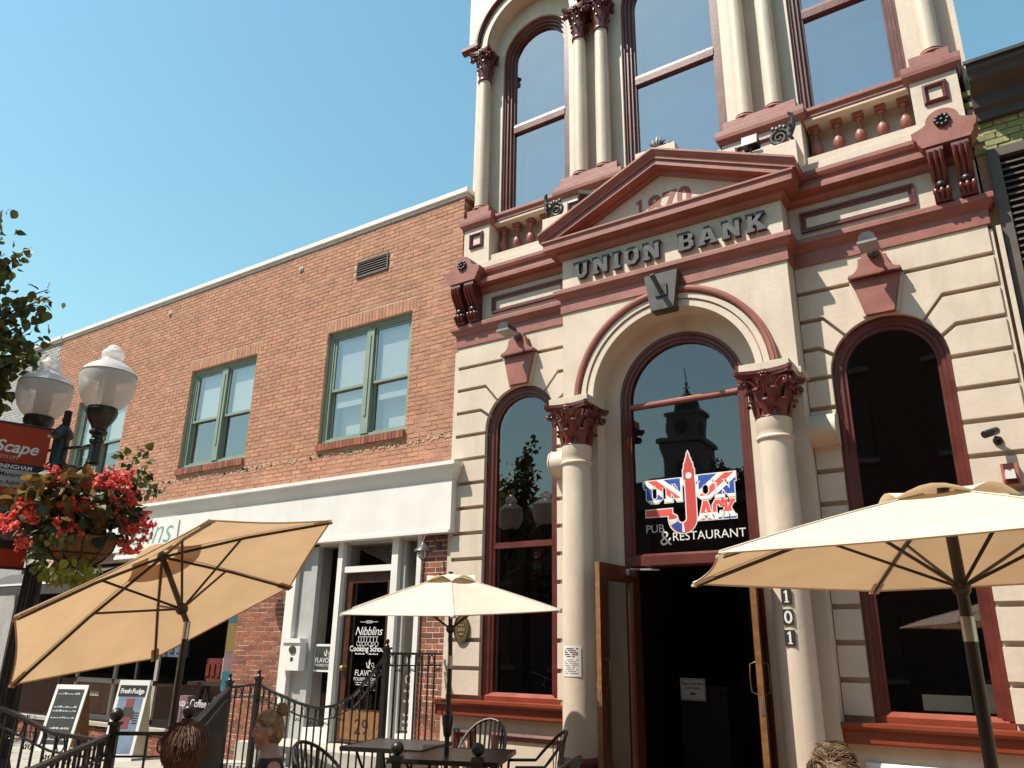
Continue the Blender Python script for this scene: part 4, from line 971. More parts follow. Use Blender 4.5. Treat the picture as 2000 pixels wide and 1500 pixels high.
# storefront piers and stall riser
def course_bricks(x0, x1, z0, z1, kind):
    z, r = z0, 0
    while z+0.05 < z1:
        x = x0 - (BP/2 if r % 2 else 0)
        while x < x1-0.02:
            a, b = max(x, x0), min(x+BP-0.014, x1)
            if b-a > 0.02: bricks.append((a, b, z, z+CP-0.014, kind))
            x += BP
        z += CP; r += 1
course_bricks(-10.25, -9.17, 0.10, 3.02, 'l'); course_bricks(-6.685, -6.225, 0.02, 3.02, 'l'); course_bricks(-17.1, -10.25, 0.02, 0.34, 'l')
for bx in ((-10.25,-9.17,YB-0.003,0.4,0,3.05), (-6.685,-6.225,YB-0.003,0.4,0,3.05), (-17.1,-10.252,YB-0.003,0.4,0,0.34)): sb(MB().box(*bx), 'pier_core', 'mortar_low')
sb(MB().box(-17.42, -17.1, YB, 0.4, 0, 3.0), 'corner_pier', 'brick_gray')
def far(b): 
    c = Vector(((b[0]+b[1])/2, YB, (b[2]+b[3])/2)); d = (c-CAMLOC)
    return d.length/max(0.05, (b[1]-b[0])**0.5) + (8 if c.z < 1.0 else 0)+(6 if b[4] == 'l' and c.x < -9.1 and c.z > 2.3 else 0)
bricks.sort(key=far)
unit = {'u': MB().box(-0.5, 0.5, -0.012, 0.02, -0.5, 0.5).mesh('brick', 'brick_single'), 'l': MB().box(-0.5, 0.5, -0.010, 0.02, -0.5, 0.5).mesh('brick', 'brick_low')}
mass = {'u': MB(), 'l': MB()}
for i, (a, b, z0, z1, kd) in enumerate(bricks):
    dy = rnd.uniform(-0.002, 0.0025)
    if i < 300:
        o = link('brick', unit[kd], shop, ((a+b)/2+11.8, dy+0.004, (z0+z1)/2)); o.scale = (b-a, 1, z1-z0); o.rotation_euler = (0, rnd.uniform(-0.006, 0.006), 0)
    else: mass[kd].box(a, b, YB+dy-0.009, YB+0.02, z0, z1, rnd.random())
for kd, mt_ in (('u', 'brick'), ('l', 'brick_low_mass')):
    o = sb(mass[kd], 'brick_mass', mt_); o['kind'] = 'stuff'
# side return bricks of the parapet
m = MB()
for r in range(30):
    z0 = 6.0+r*CP
    y = YB+(0.0 if r % 2 else 0.10)
    while y < 4.0: m.box(XR-0.013, XR, y, y+0.19, z0, z0+CP-0.0105, rnd.random()); y += BP
o = sb(m, 'side_bricks', 'brick'); o['kind'] = 'stuff'
# coping: white metal cap in two steps
cp = [(XL, YB+0.02), (XR-0.0, YB+0.02), (XR-0.0, 6.0)]
sb(MB().sweep(cp, [(0.34,8.0),(-0.035,8.0),(-0.035,8.045),(-0.075,8.05),(-0.075,8.125),(0.34,8.14)], 'XY'), 'coping', 'white_paint')
sb(MB().sweep(cp, [(0.30,7.955),(-0.025,7.955),(-0.03,7.999),(0.30,7.999)], 'XY'), 'coping_bed', 'terracotta')
# vent, wall anchors
v = sb(MB().sweep([(-8.36,7.185),(-8.36,7.475),(-7.69,7.475),(-7.69,7.185)], [(0,YB-0.004),(0,YB-0.03),(-0.025,YB-0.03),(-0.025,YB-0.004)], 'XZ', closed=True), 'vent', 'louver')
for i in range(6):
    z = 7.215+i*0.042; sb(MB().add([(-8.335,YB-0.026,z),(-7.715,YB-0.026,z),(-7.715,YB-0.008,z+0.022),(-8.335,YB-0.008,z+0.022),(-8.335,YB-0.026,z+0.005),(-7.715,YB-0.026,z+0.005),(-7.715,YB-0.008,z+0.027),(-8.335,YB-0.008,z+0.027)], [(0,1,2,3),(7,6,5,4),(0,4,5,1),(1,5,6,2),(2,6,7,3),(3,7,4,0)]), 'slat', 'louver', v)
sb(MB().box(-8.34, -7.71, YB-0.0065, YB-0.0035, 7.2, 7.46), 'vent_back', 'ink', v)
for x, z in ((-13.39,7.74),(-9.70,7.72)):
    m = MB().lathe([(0.055,0),(0.055,0.012),(0.03,0.02),(0.028,0.03)], (0,0,0), 14).xf(Matrix.Translation((x, YB-0.01, z)) @ Matrix.Rotation(PI/2, 4, 'X')); sb(m, 'wall_anchor', 'limestone', None, 40)
# rough patched mortar line under the windows
m = MB(); random.seed(5)
for i in range(300):
    x = -13.2+7.0*random.random(); z = 4.335+random.uniform(-0.035, 0.03); w = random.uniform(0.015, 0.09); h = random.uniform(0.006, 0.028)
    m.prism([(x, z),(x+w*0.5, z-h*0.5),(x+w, z+0.2*h),(x+w*0.8, z+h),(x+w*0.3, z+h*1.2)], YB-0.0145, YB)
o = sb(m, 'mortar_patch', 'mortar'); o['kind'] = 'stuff'
# ---- green double windows
for wi, (a, b) in enumerate(wins):
    fr = sb(MB().sweep([(a,ZW0),(a,ZW1),(b,ZW1),(b,ZW0)], [(0,YB+0.05),(-0.045,YB+0.05),(-0.055,YB+0.075),(-0.085,YB+0.075),(-0.085,YB+0.18),(0,YB+0.18)], 'XZ', closed=True), 'window', 'green_frame')
    mid = (a+b)/2
    sb(MB().box(mid-0.075, mid+0.075, YB+0.055, YB+0.18, ZW0+0.08, ZW1-0.08), 'mullion', 'green_frame', fr)
    sb(MB().box(mid-0.02, mid+0.02, YB+0.042, YB+0.056, ZW0+0.35, ZW1-0.2), 'mullion_fillet', 'green_frame', fr)
    for q0, q1 in ((a+0.085, mid-0.075), (mid+0.075, b-0.085)):
        zm = 5.40
        sb(MB().sweep([(q0,zm-0.02),(q0,ZW1-0.085),(q1,ZW1-0.085),(q1,zm-0.02)], [(0,YB+0.09),(-0.04,YB+0.09),(-0.04,YB+0.125),(0,YB+0.125)], 'XZ', closed=True), 'sash', 'green_frame', fr)
        sb(MB().sweep([(q0,ZW0+0.075),(q0,zm+0.03),(q1,zm+0.03),(q1,ZW0+0.075)], [(0,YB+0.128),(-0.045,YB+0.128),(-0.045,YB+0.16),(0,YB+0.16)], 'XZ', closed=True), 'sash', 'green_frame', fr)
        sb(MB().box(q0+0.03, q1-0.03, YB+0.105, YB+0.11, zm, ZW1-0.12), 'pane', 'glass_green', fr)
        sb(MB().box(q0+0.03, q1-0.03, YB+0.142, YB+0.147, ZW0+0.11, zm+0.0), 'pane', 'glass_green', fr)
        if wi == 2:
            m = MB(); z = ZW1-0.16
            while z > (5.12): m.box(q0+0.07, q1-0.05, YB+0.170, YB+0.176, z, z+0.021); z -= 0.025
            sb(m, 'blind', 'blind', fr)
            sb(MB().box(q0+0.07, q1-0.05, YB+0.30, YB+0.305, ZW0+0.1, 5.2), 'shade', 'blind', fr)
        else:
            sb(MB().box(q0+0.10, q1-0.02, YB+0.170, YB+0.175, 5.42 if wi else 5.2, ZW1-0.12), 'shade', 'blind', fr)
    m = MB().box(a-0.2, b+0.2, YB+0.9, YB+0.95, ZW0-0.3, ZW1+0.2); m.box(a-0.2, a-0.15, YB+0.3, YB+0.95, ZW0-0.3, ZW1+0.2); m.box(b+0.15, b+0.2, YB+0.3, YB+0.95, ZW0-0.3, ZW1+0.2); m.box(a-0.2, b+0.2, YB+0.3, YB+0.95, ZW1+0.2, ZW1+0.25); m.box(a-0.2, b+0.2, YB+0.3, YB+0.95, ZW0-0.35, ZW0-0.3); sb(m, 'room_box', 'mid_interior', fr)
    # brick sill
    n = int((b-a+0.02)/0.072); st = (b-a+0.02)/n
    sl = sb(MB().box(a-0.01, b+0.01, YB-0.02, YB+0.2, ZW0-0.105, ZW0-0.012), 'sill_bed', 'mortar', fr)
    for i in range(n): sb(MB().box(a-0.01+i*st+0.004, a-0.01+(i+1)*st-0.004, YB-0.055, YB+0.05, ZW0-0.112, ZW0-0.004), 'sill_brick', 'brick_low', fr)
# ---- storefront: white fascia with crown moulding, sign panel
XS = -17.1
sb(MB().box(-13.6, -6.16, -0.10, YB+0.3, 3.02, 3.80), 'fascia_board', 'white_paint')
sb(MB().sweep([(-13.6, 0.3),(-13.6, -0.10),(-6.16, -0.10),(-6.16, 0.3)], [(0.05,3.70),(-0.012,3.70),(-0.02,3.74),(-0.05,3.79),(-0.075,3.86),(-0.10,3.875),(-0.10,3.925),(0.05,3.935)], 'XY'), 'fascia_crown', 'white_paint')
sb(MB().box(-13.6, -6.17, -0.118, -0.099, 3.02, 3.06), 'fascia_bead', 'white_paint')
rr = [(-14.9,3.14),(-11.95,3.14),(-11.85,3.20),(-11.85,3.60),(-11.95,3.66),(-14.9,3.66)]
sp = sb(MB().prism(rr, -0.122, -0.099), 'sign_panel', 'white_paint')
text('sign_lettering', 'Nibblins', 0.62, 'teal_paint', sp, (-12.02+11.8, -0.124-YB, 3.24), shear=0.35, align='RIGHT', extrude=0.001, offset=-0.006)
# entrance bay
ent = sb(MB().box(-9.165, -8.99, -0.02, 0.30, 0.44, 3.02), 'entrance', 'white_paint')
for n_, mt_, bx in (('panel', 'grey_paint', (-8.99,-8.74,0.06,0.30,0.44,3.02)), ('jamb', 'grey_paint', (-8.74,-8.62,0.03,0.30,0.44,3.02)), ('post', 'white_paint', (-8.19,-8.10,-0.01,0.30,0.44,3.02)), ('post', 'white_paint', (-7.19,-7.08,-0.01,0.30,0.44,3.02)), ('post', 'white_paint', (-6.765,-6.69,-0.0,0.30,0.44,3.02)),
                    ('post_back', 'grey_paint', (-8.10,-8.07,0.06,0.30,0.44,3.02)), ('post_back', 'grey_paint', (-7.08,-7.0,0.06,0.30,0.44,3.02)),
                    ('transom_rail', 'white_paint', (-8.07,-7.19,0.02,0.30,2.60,2.68)), ('sidelight_base', 'white_paint', (-8.62,-8.19,0.02,0.30,0.44,0.60)), ('sidelight_base', 'white_paint', (-7.0,-6.765,0.04,0.30,0.44,0.62)), ('head', 'grey_paint', (-9.16,-6.69,0.03,0.30,2.985,3.02))):
    sb(MB().box(*bx), n_, mt_, ent)
for bx in ((-8.62,-8.19,0.12,0.13,0.60,2.985), (-7.0,-6.765,0.12,0.13,0.62,2.985), (-8.07,-7.19,0.12,0.13,2.68,2.985)): sb(MB().box(*bx), 'pane', 'glass_shop', ent)
dr_ = sb(MB().box(-8.07,-7.95,0.08,0.14,0.46,2.60).box(-7.31,-7.19,0.08,0.14,0.46,2.60).box(-7.95,-7.31,0.08,0.14,2.46,2.60).box(-7.95,-7.31,0.08,0.14,0.46,0.86), 'shop_door', 'wood_door')
sb(MB().box(-7.95,-7.31,0.105,0.115,0.86,2.46), 'pane', 'glass_shop', dr_)
sb(MB().box(-7.97,-7.29,0.07,0.0795,0.50,0.84), 'kick_plate', 'oak', dr_)
sb(MB().lathe([(0.0,0),(0.02,0.0),(0.03,0.02),(0.03,0.05),(0.012,0.07)], (0,0,0), 12).xf(Matrix.Translation((-8.0,0.08,1.36)) @ Matrix.Rotation(PI/2,4,'X')), 'door_knob', 'gold', dr_, 40)
T0 = Vector((11.8, -YB, 0))
def st(s, size, mt_, x, y, z, par, **k): return text('lettering', s, size, mt_, par, Vector((x, y, z))+T0, **k)
yd = 0.103
st('Nibblins', 0.155, 'vinyl_white', -7.62, yd, 1.78, dr_, shear=0.3, spacing=0.95); st('Cooking School', 0.10, 'vinyl_white', -7.62, yd, 1.575, dr_, offset=0.002)
st('FLAVOR', 0.105, 'vinyl_white', -7.63, yd, 1.27, dr_, spacing=0.95); st('POURFECTION', 0.058, 'vinyl_white', -7.63, yd, 1.21, dr_)
m = MB()
for x0, x1, z, q in ((-7.83,-7.66,1.535,0.02),(-7.60,-7.42,1.535,0.02),(-7.80,-7.46,1.185,0.01),(-7.78,-7.48,1.155,0.018)):
    x = x0
    while x < x1: m.box(x, min(x1, x+0.014), yd-0.001, yd, z, z+q*(0.7+0.3*math.sin(x*97))); x += 0.02
sb(m, 'small_print', 'vinyl_white', dr_)
st('29', 0.26, 'ink', -7.60, 0.0685, 0.57, dr_)
m = MB()                                                   # hanging utensils and flourishes drawn in vinyl on the door
m.box(-7.80,-7.44, yd-0.001, yd, 1.755, 1.761)
for i, x in enumerate((-7.79,-7.74,-7.69,-7.64,-7.58,-7.52,-7.46)):
    m.box(x-0.004, x+0.004, yd-0.001, yd, 1.69, 1.757); r = 0.026 if i % 2 == 0 else 0.018
    m.sweep(arc(x, 1.67, r, 0, 330, 11), [(0,yd-0.001),(-0.006,yd-0.001),(-0.006,yd),(0,yd)], 'XZ', closed=True)
for x0, z0, q in ((-7.66,2.09,1),(-7.58,2.09,-1)): m.sweep(arc(x0, z0, 0.022, 0, 300, 10), [(0,yd-0.001),(-0.008,yd-0.001),(-0.008,yd),(0,yd)], 'XZ')
m.box(-7.78,-7.46, yd-0.001, yd, 1.945, 1.951)
for i in range(7): m.sweep(arc(-7.66+i*0.014, 1.948, 0.014, 0, 360, 8)[:-1], [(0,yd-0.001),(-0.004,yd-0.001),(-0.004,yd),(0,yd)], 'XZ', closed=True)
sb(m, 'vinyl_ornament', 'vinyl_white', dr_)
def olive(par, x, z, y, k):
    m = MB()
    for (dx, dz, an) in ((-0.02,0.0,115),(0.0,0.03,90),(0.012,0.0,140)):
        L = 0.085*k; c, s_ = math.cos(math.radians(an)), math.sin(math.radians(an))
        m.prism([(x+dx*k+L*(u*c-v*s_), z+dz*k+L*(u*s_+v*c)) for u, v in ((0,0),(0.4,0.16),(1,0),(0.4,-0.16))], y-0.001, y)
    for dx, dz in ((0.05,0.045),(0.075,0.0)): m.sweep(arc(x+dx*k, z+dz*k, 0.018*k, 0, 360, 9)[:-1], [(0,y-0.001),(-0.005,y-0.001),(-0.005,y),(0,y)], 'XZ', closed=True)
    sb(m, 'olive_sprig', 'vinyl_white', par)
olive(dr_, -7.56, 1.36, yd, 1.1)
fs_ = sb(MB().box(-8.60,-8.22,0.10,0.115,1.30,1.66), 'window_card', 'white_paint', ent)
sb(MB().box(-8.575,-8.245,0.096,0.1,1.33,1.63), 'card_face', 'chalk', ent); st('FLAVOR', 0.09, 'vinyl_white', -8.41, 0.0945, 1.42, ent, spacing=0.95); st('POURFECTION', 0.045, 'vinyl_white', -8.41, 0.0945, 1.37, ent); olive(ent, -8.36, 1.50, 0.0945, 0.9)
st('FI', 0.13, 'vinyl_grey', -6.90, 0.115, 1.42, ent)
m = MB()
for x0, x1, z, q in ((-6.97,-6.78,1.10,0.03),(-6.98,-6.80,0.98,0.03),(-6.97,-6.80,0.82,0.035),(-6.98,-6.85,0.74,0.035),(-6.98,-6.78,0.66,0.04)):
    x = x0
    while x < x1: m.box(x, min(x1, x+0.012), 0.114, 0.115, z, z+q*(0.6+0.4*math.sin(x*83))); x += 0.021
sb(m, 'chalk_writing', 'vinyl_grey', ent)
m = MB().sweep(arc(-6.88, 1.25, 0.05, 0, 360, 14)[:-1], [(0,0.114),(-0.012,0.114),(-0.012,0.115),(0,0.115)], 'XZ', closed=True); sb(m, 'roundel', 'vinyl_grey', ent)
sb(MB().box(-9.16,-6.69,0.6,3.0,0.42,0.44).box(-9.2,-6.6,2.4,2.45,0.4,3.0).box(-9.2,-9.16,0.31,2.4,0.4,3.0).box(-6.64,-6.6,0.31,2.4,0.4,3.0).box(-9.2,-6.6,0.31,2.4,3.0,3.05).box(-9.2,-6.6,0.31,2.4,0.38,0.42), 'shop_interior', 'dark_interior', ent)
# wavy reflection-like stripes high in the transom, modelled as grey strands behind the glass
m = MB()
for i in range(16): m.tube([(-8.05+0.07*i+0.10*j, 0.2, 2.99-0.045*j-0.01*math.sin(j+i)) for j in range(8)], 0.006, 4)
m.clip((-8.07,0,0),(-1,0,0)); m.clip((-7.2,0,0),(1,0,0)); sb(m, 'transom_stripes', 'grey_paint', ent)
mb_ = thing('mailbox', 'white wall mailbox with oval medallion left of the shop door', 'mailbox', (-8.86, 0.03, 1.31))
MB().box(-0.17,0.17,-0.12,0.03,0,0.36).build('box', 'white_paint', mb_); MB().prism([(-0.19,0.36),(0.19,0.36),(0.17,0.42),(-0.17,0.42)], -0.14, 0.03).build('lid', 'white_paint', mb_)
MB().prism(el(0.065,0.05), -0.135, -0.12).xf(Matrix.Translation((0.03,0,0.27))).build('medallion', 'bronze', mb_, 40); MB().box(0.0,0.05,-0.123,-0.12,0.12,0.17).build('number', 'ink', mb_)
# stoop
stp = thing('stoop', 'pale stone stoop with step before the shop door', 'steps', (-7.7, 0, 0))
MB().box(-1.45,1.36,-0.62,0.1,0,0.44).build('landing', 'limestone', stp); MB().box(-1.45,1.36,-0.95,-0.622,0,0.22).build('step', 'limestone', stp)
# ---- shop window left of the pier: dark frame, glass, interior shelves
sw = sb(MB().sweep([(-17.08,0.34),(-17.08,2.95),(-10.25,2.95),(-10.25,0.34)], [(0,0.10),(-0.07,0.10),(-0.07,0.18),(0,0.18)], 'XZ', closed=True), 'shop_window', 'blackmetal')
sb(MB().box(-17.08,-10.25,YB-0.05,0.22,0.335,0.39), 'window_sill', 'limestone', sw)
for x in (-15.05,-12.75,-11.65): sb(MB().box(x-0.025,x+0.025,0.11,0.16,0.40,2.9), 'mullion', 'gunmetal', sw)
for a, b in ((-17.0,-15.08),(-15.02,-12.78),(-12.72,-11.68),(-11.62,-10.32)): sb(MB().box(a,b,0.13,0.137,0.41,2.88), 'pane', 'glass_shop', sw)
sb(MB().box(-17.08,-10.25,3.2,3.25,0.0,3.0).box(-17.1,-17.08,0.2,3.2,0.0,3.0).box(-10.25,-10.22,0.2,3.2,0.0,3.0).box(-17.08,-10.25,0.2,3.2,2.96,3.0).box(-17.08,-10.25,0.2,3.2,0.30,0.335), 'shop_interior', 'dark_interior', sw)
st('Tea · Cooking Classes', 0.14, 'vinyl_white', -14.35, 0.128, 0.78, sw, spacing=0.95); st('Soup · Coffee · Bakery', 0.155, 'vinyl_white', -10.98, 0.128, 0.73, sw, spacing=0.95)
sh1 = thing('shelf_unit', 'white framed shelf unit inside the left shop window', 'shelf', (-14.0, 0.75, 0.34))
for (a, b, c_, d) in ((-1.25,1.25,0.0,0.10),(-1.25,1.25,0.62,0.70),(-1.25,1.25,1.25,1.32),(-1.25,-1.17,0,1.32),(1.17,1.25,0,1.32),(-0.04,0.04,0.1,1.9)): MB().box(a,b,-0.25,-0.21,c_,d).build('rail', 'shelf_white', sh1)
MB().box(-1.2,1.2,-0.2,0.25,0.60,0.62).build('shelf', 'mid_interior', sh1); MB().box(-1.1,-0.05,-0.215,-0.2,0.12,0.60).build('brown_panel', 'wood_door', sh1)
for i, (x, lab) in enumerate(((-0.75,'woven basket at the left of the shelf top'),(0.45,'woven basket at the right of the shelf top'))):
    t = thing('woven_basket', lab, 'basket', (-14.0+x, 0.7, 1.66), 0, 'baskets on the shelf top')
    MB().lathe([(0.16,0),(0.24,0.16),(0.25,0.18),(0.23,0.17)], (0,0,0), 16).build('bowl', 'shelf_white', t, 40); MB().tube([(-0.22,0,0.17),(-0.15,0,0.30),(0,0,0.36),(0.15,0,0.30),(0.22,0,0.17)], 0.015, 6).build('handle', 'shelf_white', t, 40)
pc = [('poster_cyan',0.0,0.28),('poster_pink',0.28,0.55),('poster_yellow',0.55,0.98),('poster_cyan',0.98,1.22)]
po = thing('poster_strip', 'tall pastel product poster at the right edge of the shop window', 'poster', (-10.48, 0.155, 0.98))
for i, (mt_, a, b) in enumerate(pc): MB().box(-0.12,0.12,0,0.004,a,b-0.004).build('panel', mt_, po)
MB().box(-0.12,0.12,0,0.004,1.24,1.75).build('header', 'poster_dark', po)
for i, s_ in enumerate(('WITH','COLD')): text('line', s_, 0.095, 'vinyl_white', po, (0,-0.002,1.60-i*0.10), offset=0.001)
for (x, z, w, h, mt_, lab) in ((-12.35,1.58,0.5,0.3,'poster_blue','dark blue star patterned box in the shop window'),(-11.2,1.25,0.4,0.35,'poster_red','red and white tins in the shop window'),(-10.85,1.28,0.3,0.32,'shelf_white','pale packets stacked in the shop window'),(-11.9,0.62,0.28,0.45,'poster_pink','lilac bag standing in the shop window'),(-10.95,0.62,0.22,0.4,'shelf_white','printed paper bag low in the shop window')):
    o = MB().box(x-w/2,x+w/2,0.45,0.6,z-h/2,z+h/2)
    for i in range(3): o.box(x-w/2+0.03+i*w/3, x-w/2+0.03+i*w/3+w/5, 0.43, 0.451, z-h/4, z+h/4)
    tag(o.build('display_goods', mt_), lab, 'goods')
o = MB().box(-11.75,-10.4,0.4,0.75,1.02,1.07).build('display_shelf', 'mid_interior'); tag(o, 'dark display shelf across the right shop window', 'shelf')
# awning over the far left
aw = thing('awning', 'dark awning with white edge over the far left shopfront', 'awning', (-15.4, -0.05, 2.45))
MB().add([(-1.9,0,0.45),(1.75,0,0.45),(1.75,-0.6,0.18),(-1.9,-0.6,0.18),(-1.9,0,0.42),(1.75,0,0.42),(1.75,-0.6,0.15),(-1.9,-0.6,0.15)], [(0,1,2,3),(7,6,5,4),(0,4,5,1),(1,5,6,2),(2,6,7,3),(3,7,4,0)]).build('canopy', 'roof_slate', aw)
MB().box(-1.9,1.75,-0.615,-0.60,-0.02,0.15).build('valance', 'roof_slate', aw); MB().box(-1.9,1.75,-0.625,-0.60,0.15,0.185).build('white_edge', 'white_paint', aw)
wl_ = thing('barn_lamp', 'black gooseneck barn lamp on the brick pier by the fascia', 'lamp', (-6.44, YB, 2.88))
MB().lathe([(0.05,0),(0.05,0.015),(0.02,0.03)], (0,0,0), 14).xf(Matrix.Rotation(PI/2,4,'X')).build('back_plate', 'gunmetal', wl_, 40)
MB().tube([(0,-0.02,0),(-0.02,-0.10,0.08),(-0.04,-0.17,0.12),(-0.06,-0.23,0.09),(-0.06,-0.25,0.02)], 0.010, 7).build('gooseneck', 'gunmetal', wl_, 40)
MB().lathe([(0.02,0.03),(0.03,0.0),(0.06,-0.03),(0.115,-0.085),(0.12,-0.095),(0.11,-0.095),(0.05,-0.03)], (-0.06,-0.25,0), 18).build('shade', 'gunmetal', wl_, 50)
MB().lathe([(0.03,-0.08),(0.045,-0.12),(0.04,-0.17),(0.015,-0.195)], (-0.06,-0.25,0), 12).build('globe', 'lamp_acrylic', wl_, 50)
m = MB()
for i in range(4):
    a = i*PI/4; m.tube([(-0.06+0.06*math.cos(a),-0.25+0.06*math.sin(a),-0.09),(-0.06+0.065*math.cos(a),-0.25+0.065*math.sin(a),-0.15),(-0.06,-0.25,-0.215),(-0.06-0.065*math.cos(a),-0.25-0.065*math.sin(a),-0.15),(-0.06-0.06*math.cos(a),-0.25-0.06*math.sin(a),-0.09)], 0.004, 4)
m.build('cage', 'gunmetal', wl_)
# gooseneck shadow-caster of the second lamp at the left pier
wl2 = copy_tree(wl_, None, (-9.42, YB, 2.62)); wl2['label'] = 'black gooseneck barn lamp half hidden by the tilted tan umbrella'
wl_['group'] = wl2['group'] = 'barn lamps on the shopfront'
# ---- grey painted neighbour further left
gb = thing('grey_building', 'pale grey painted brick building beyond the orange brick one', 'building', (-20, YB, 0))
MB().box(-6.0,2.585,0.0,6.0,0,8.0).build('wall', 'brick_gray', gb)
m = MB()
for r in range(56):
    x = 2.585
    x -= 0.1 if r % 2 else 0
    while x > -1.6: m.box(x-0.2, x, -0.008, 0.01, 4.2+r*CP, 4.2+(r+1)*CP-0.01, rnd.random()); x -= BP
o = m.build('brick_mass', 'brick_gray', gb); o['kind'] = 'stuff'
MB().sweep([(-6.0,0.0),(2.595,0.0)], [(0.34,8.0),(-0.035,8.0),(-0.035,8.045),(-0.075,8.05),(-0.075,8.125),(0.34,8.14)], 'XY').build('coping', 'white_paint', gb)

# ================================================================== GREEN BRICK BUILDING ON THE RIGHT
gr = thing('green_building', 'olive green brick building with dark eaves right of the bank', 'building', (2.0, 0.10, 0))
MB().box(-1.86, 4, 0.03, 5, 0, 7.0).build('wall', 'mortar', gr)
gbm = MB().box(-0.5,0.5,-0.012,0.05,-0.5,0.5).mesh('brick', 'brick_green')
for r in range(11):
    for i in range(5):
        x = -1.77+i*0.215+(0.107 if r % 2 else 0); z = 6.40+r*0.0715
        o = link('brick', gbm, gr, (x, 0.02+rnd.uniform(-0.004,0.006), z)); o.scale = (0.198, 1, 0.060)
MB().sweep([(-1.80,-0.0),(4,-0.0)], [(0.1,6.72),(-0.04,6.72),(-0.05,6.80),(-0.10,6.84),(-0.12,6.95),(-0.20,7.0),(-0.28,7.05),(-0.30,7.12),(-0.33,7.14),(-0.33,7.22),(0.1,7.24)], 'XY').build('eaves_cornice', 'roof_slate', gr)
MB().box(-1.82, 4, -0.36, -0.33, 7.20, 7.235).build('gutter_lip', 'gunmetal', gr)
MB().prism([(-0.3,7.22),(0.6,7.55),(5,8.3),(5,7.22)], -1.80, 4, 'x').build('roof', 'roof_slate', gr)
m = MB().sphere((-1.10,-0.22,7.30), (0.05,0.03,0.04), 10, 6); m.tube([(-1.25,-0.22,7.25),(-1.23,-0.22,7.31),(-1.17,-0.22,7.335),(-1.10,-0.22,7.32)], [0.012,0.022,0.025,0.02], 7); m.build('roof_ornament', 'gunmetal', gr, 50)
sh_ = MB().sweep([(-1.77,3.0),(-1.77,6.36),(0.2,6.36),(0.2,3.0)], [(0,0.03),(0,-0.06),(-0.095,-0.06),(-0.095,0.03)], 'XZ', closed=True).build('shutter', 'louver', gr)
for i in range(44):
    z = 3.18+i*0.0695
    MB().add([(-1.68,-0.045,z),(0.04,-0.045,z),(0.04,0.01,z+0.05),(-1.68,0.01,z+0.05),(-1.68,-0.045,z+0.012),(0.04,-0.045,z+0.012),(0.04,0.01,z+0.062),(-1.68,0.01,z+0.062)], [(0,1,2,3),(7,6,5,4),(0,4,5,1),(1,5,6,2),(2,6,7,3),(3,7,4,0)]).build('slat', 'louver', sh_)
MB().box(-1.7,0.1,0.015,0.03,3.1,6.3).build('back', 'ink', sh_)
dp_ = thing('downpipe', 'cream painted downpipe strip at the right edge of the bank', 'pipe', (0.19, 0.0, 0))
MB().box(-0.012,0.03,-0.02,0.25,0.0,5.5).build('strip', 'cream', dp_); MB().box(-0.02,0.035,0.24,0.36,5.5,11.5).build('upper_strip', 'cream', dp_)

# ================================================================== OVER THE STREET (seen only as reflections in the glass)
court = thing('courthouse', 'stone courthouse with clock tower across the street', 'building', (-18.5, -39.86, 0))
MB().box(-14,12,-14,-1,0,9.6).build('wall', 'far_stone', court)
MB().prism([(-14.3,9.6),(12.3,9.6),(9,13.0),(-11,13.0)], -13, -2).build('roof', 'roof_slate', court)
tw = MB().box(-1.35,1.35,-2.7,0,7,14.9).build('tower', 'far_stone', court)
MB().box(-1.52,1.52,-2.9,0.2,14.9,15.2).build('tower_cornice', 'far_stone', tw); MB().box(-1.02,1.02,-2.37,-0.33,15.2,16.9).build('clock_stage', 'far_stone', tw); MB().box(-1.2,1.2,-2.55,-0.15,16.9,17.12).build('clock_cornice', 'far_stone', tw)
MB().lathe([(0.8,17.12),(0.8,17.75),(0.62,18.15),(0.25,18.5),(0.10,18.9),(0.045,19.4),(0.03,20.4)], (0,-1.35,0), 20).build('dome', 'roof_slate', tw, 40); MB().sphere((0,-1.35,19.35), 0.14, 10, 7).build('finial_ball', 'gunmetal', tw, 40); MB().box(-0.35,0.35,-1.37,-1.33,18.95,19.03).build('weathervane', 'gunmetal', tw)
for c, rz in (((0,-0.31,16.05),PI),((1.04,-1.35,16.05),PI/2)):
    m = MB().lathe([(0.03,0),(0.47,0.0),(0.47,0.05),(0.03,0.06)], (0,0,0), 24); m.xf(Matrix.Translation(c) @ Matrix.Rotation(rz,4,'Z') @ Matrix.Rotation(PI/2,4,'X')); m.build('clock_face', 'poster_dark', tw)
for z in (9.6,12.4): MB().box(-0.35,0.35,-0.02,0.06,z,z+1.3).build('tower_window', 'poster_dark', tw)
for nm, lab, x0, x1, h in (('brick_row', 'tall dark brick row across the street on the right', -6.2, 34, 14.6), ('shop_row', 'low dark shops across the street opposite the bank', -24, -6.25, 7.2), ('terrace_row', 'dark brick terrace across the street on the left', -90, -24.05, 9.5)):
    rb_ = thing(nm, lab, 'building', (x0, -20, 0))
    MB().box(0,x1-x0,-10,0,0,h).build('wall', 'far_brick', rb_); MB().box(-0.05,x1-x0+0.02,-0.1,0.3,h-0.4,h+0.05).build('cornice', 'roof_slate', rb_)
    for i in range(int((x1-x0-1)/3.2)):
        for z in (1.0, 4.3, 8.0, 11.2):
            if z+2 > h: continue
            w = MB().box(0.9+i*3.2,2.2+i*3.2,-0.02,0.06,z,z+1.9).build('window', 'poster_dark', rb_); MB().box(0.8+i*3.2,2.3+i*3.2,0,0.15,z-0.15,z).build('sill', 'far_stone', w)

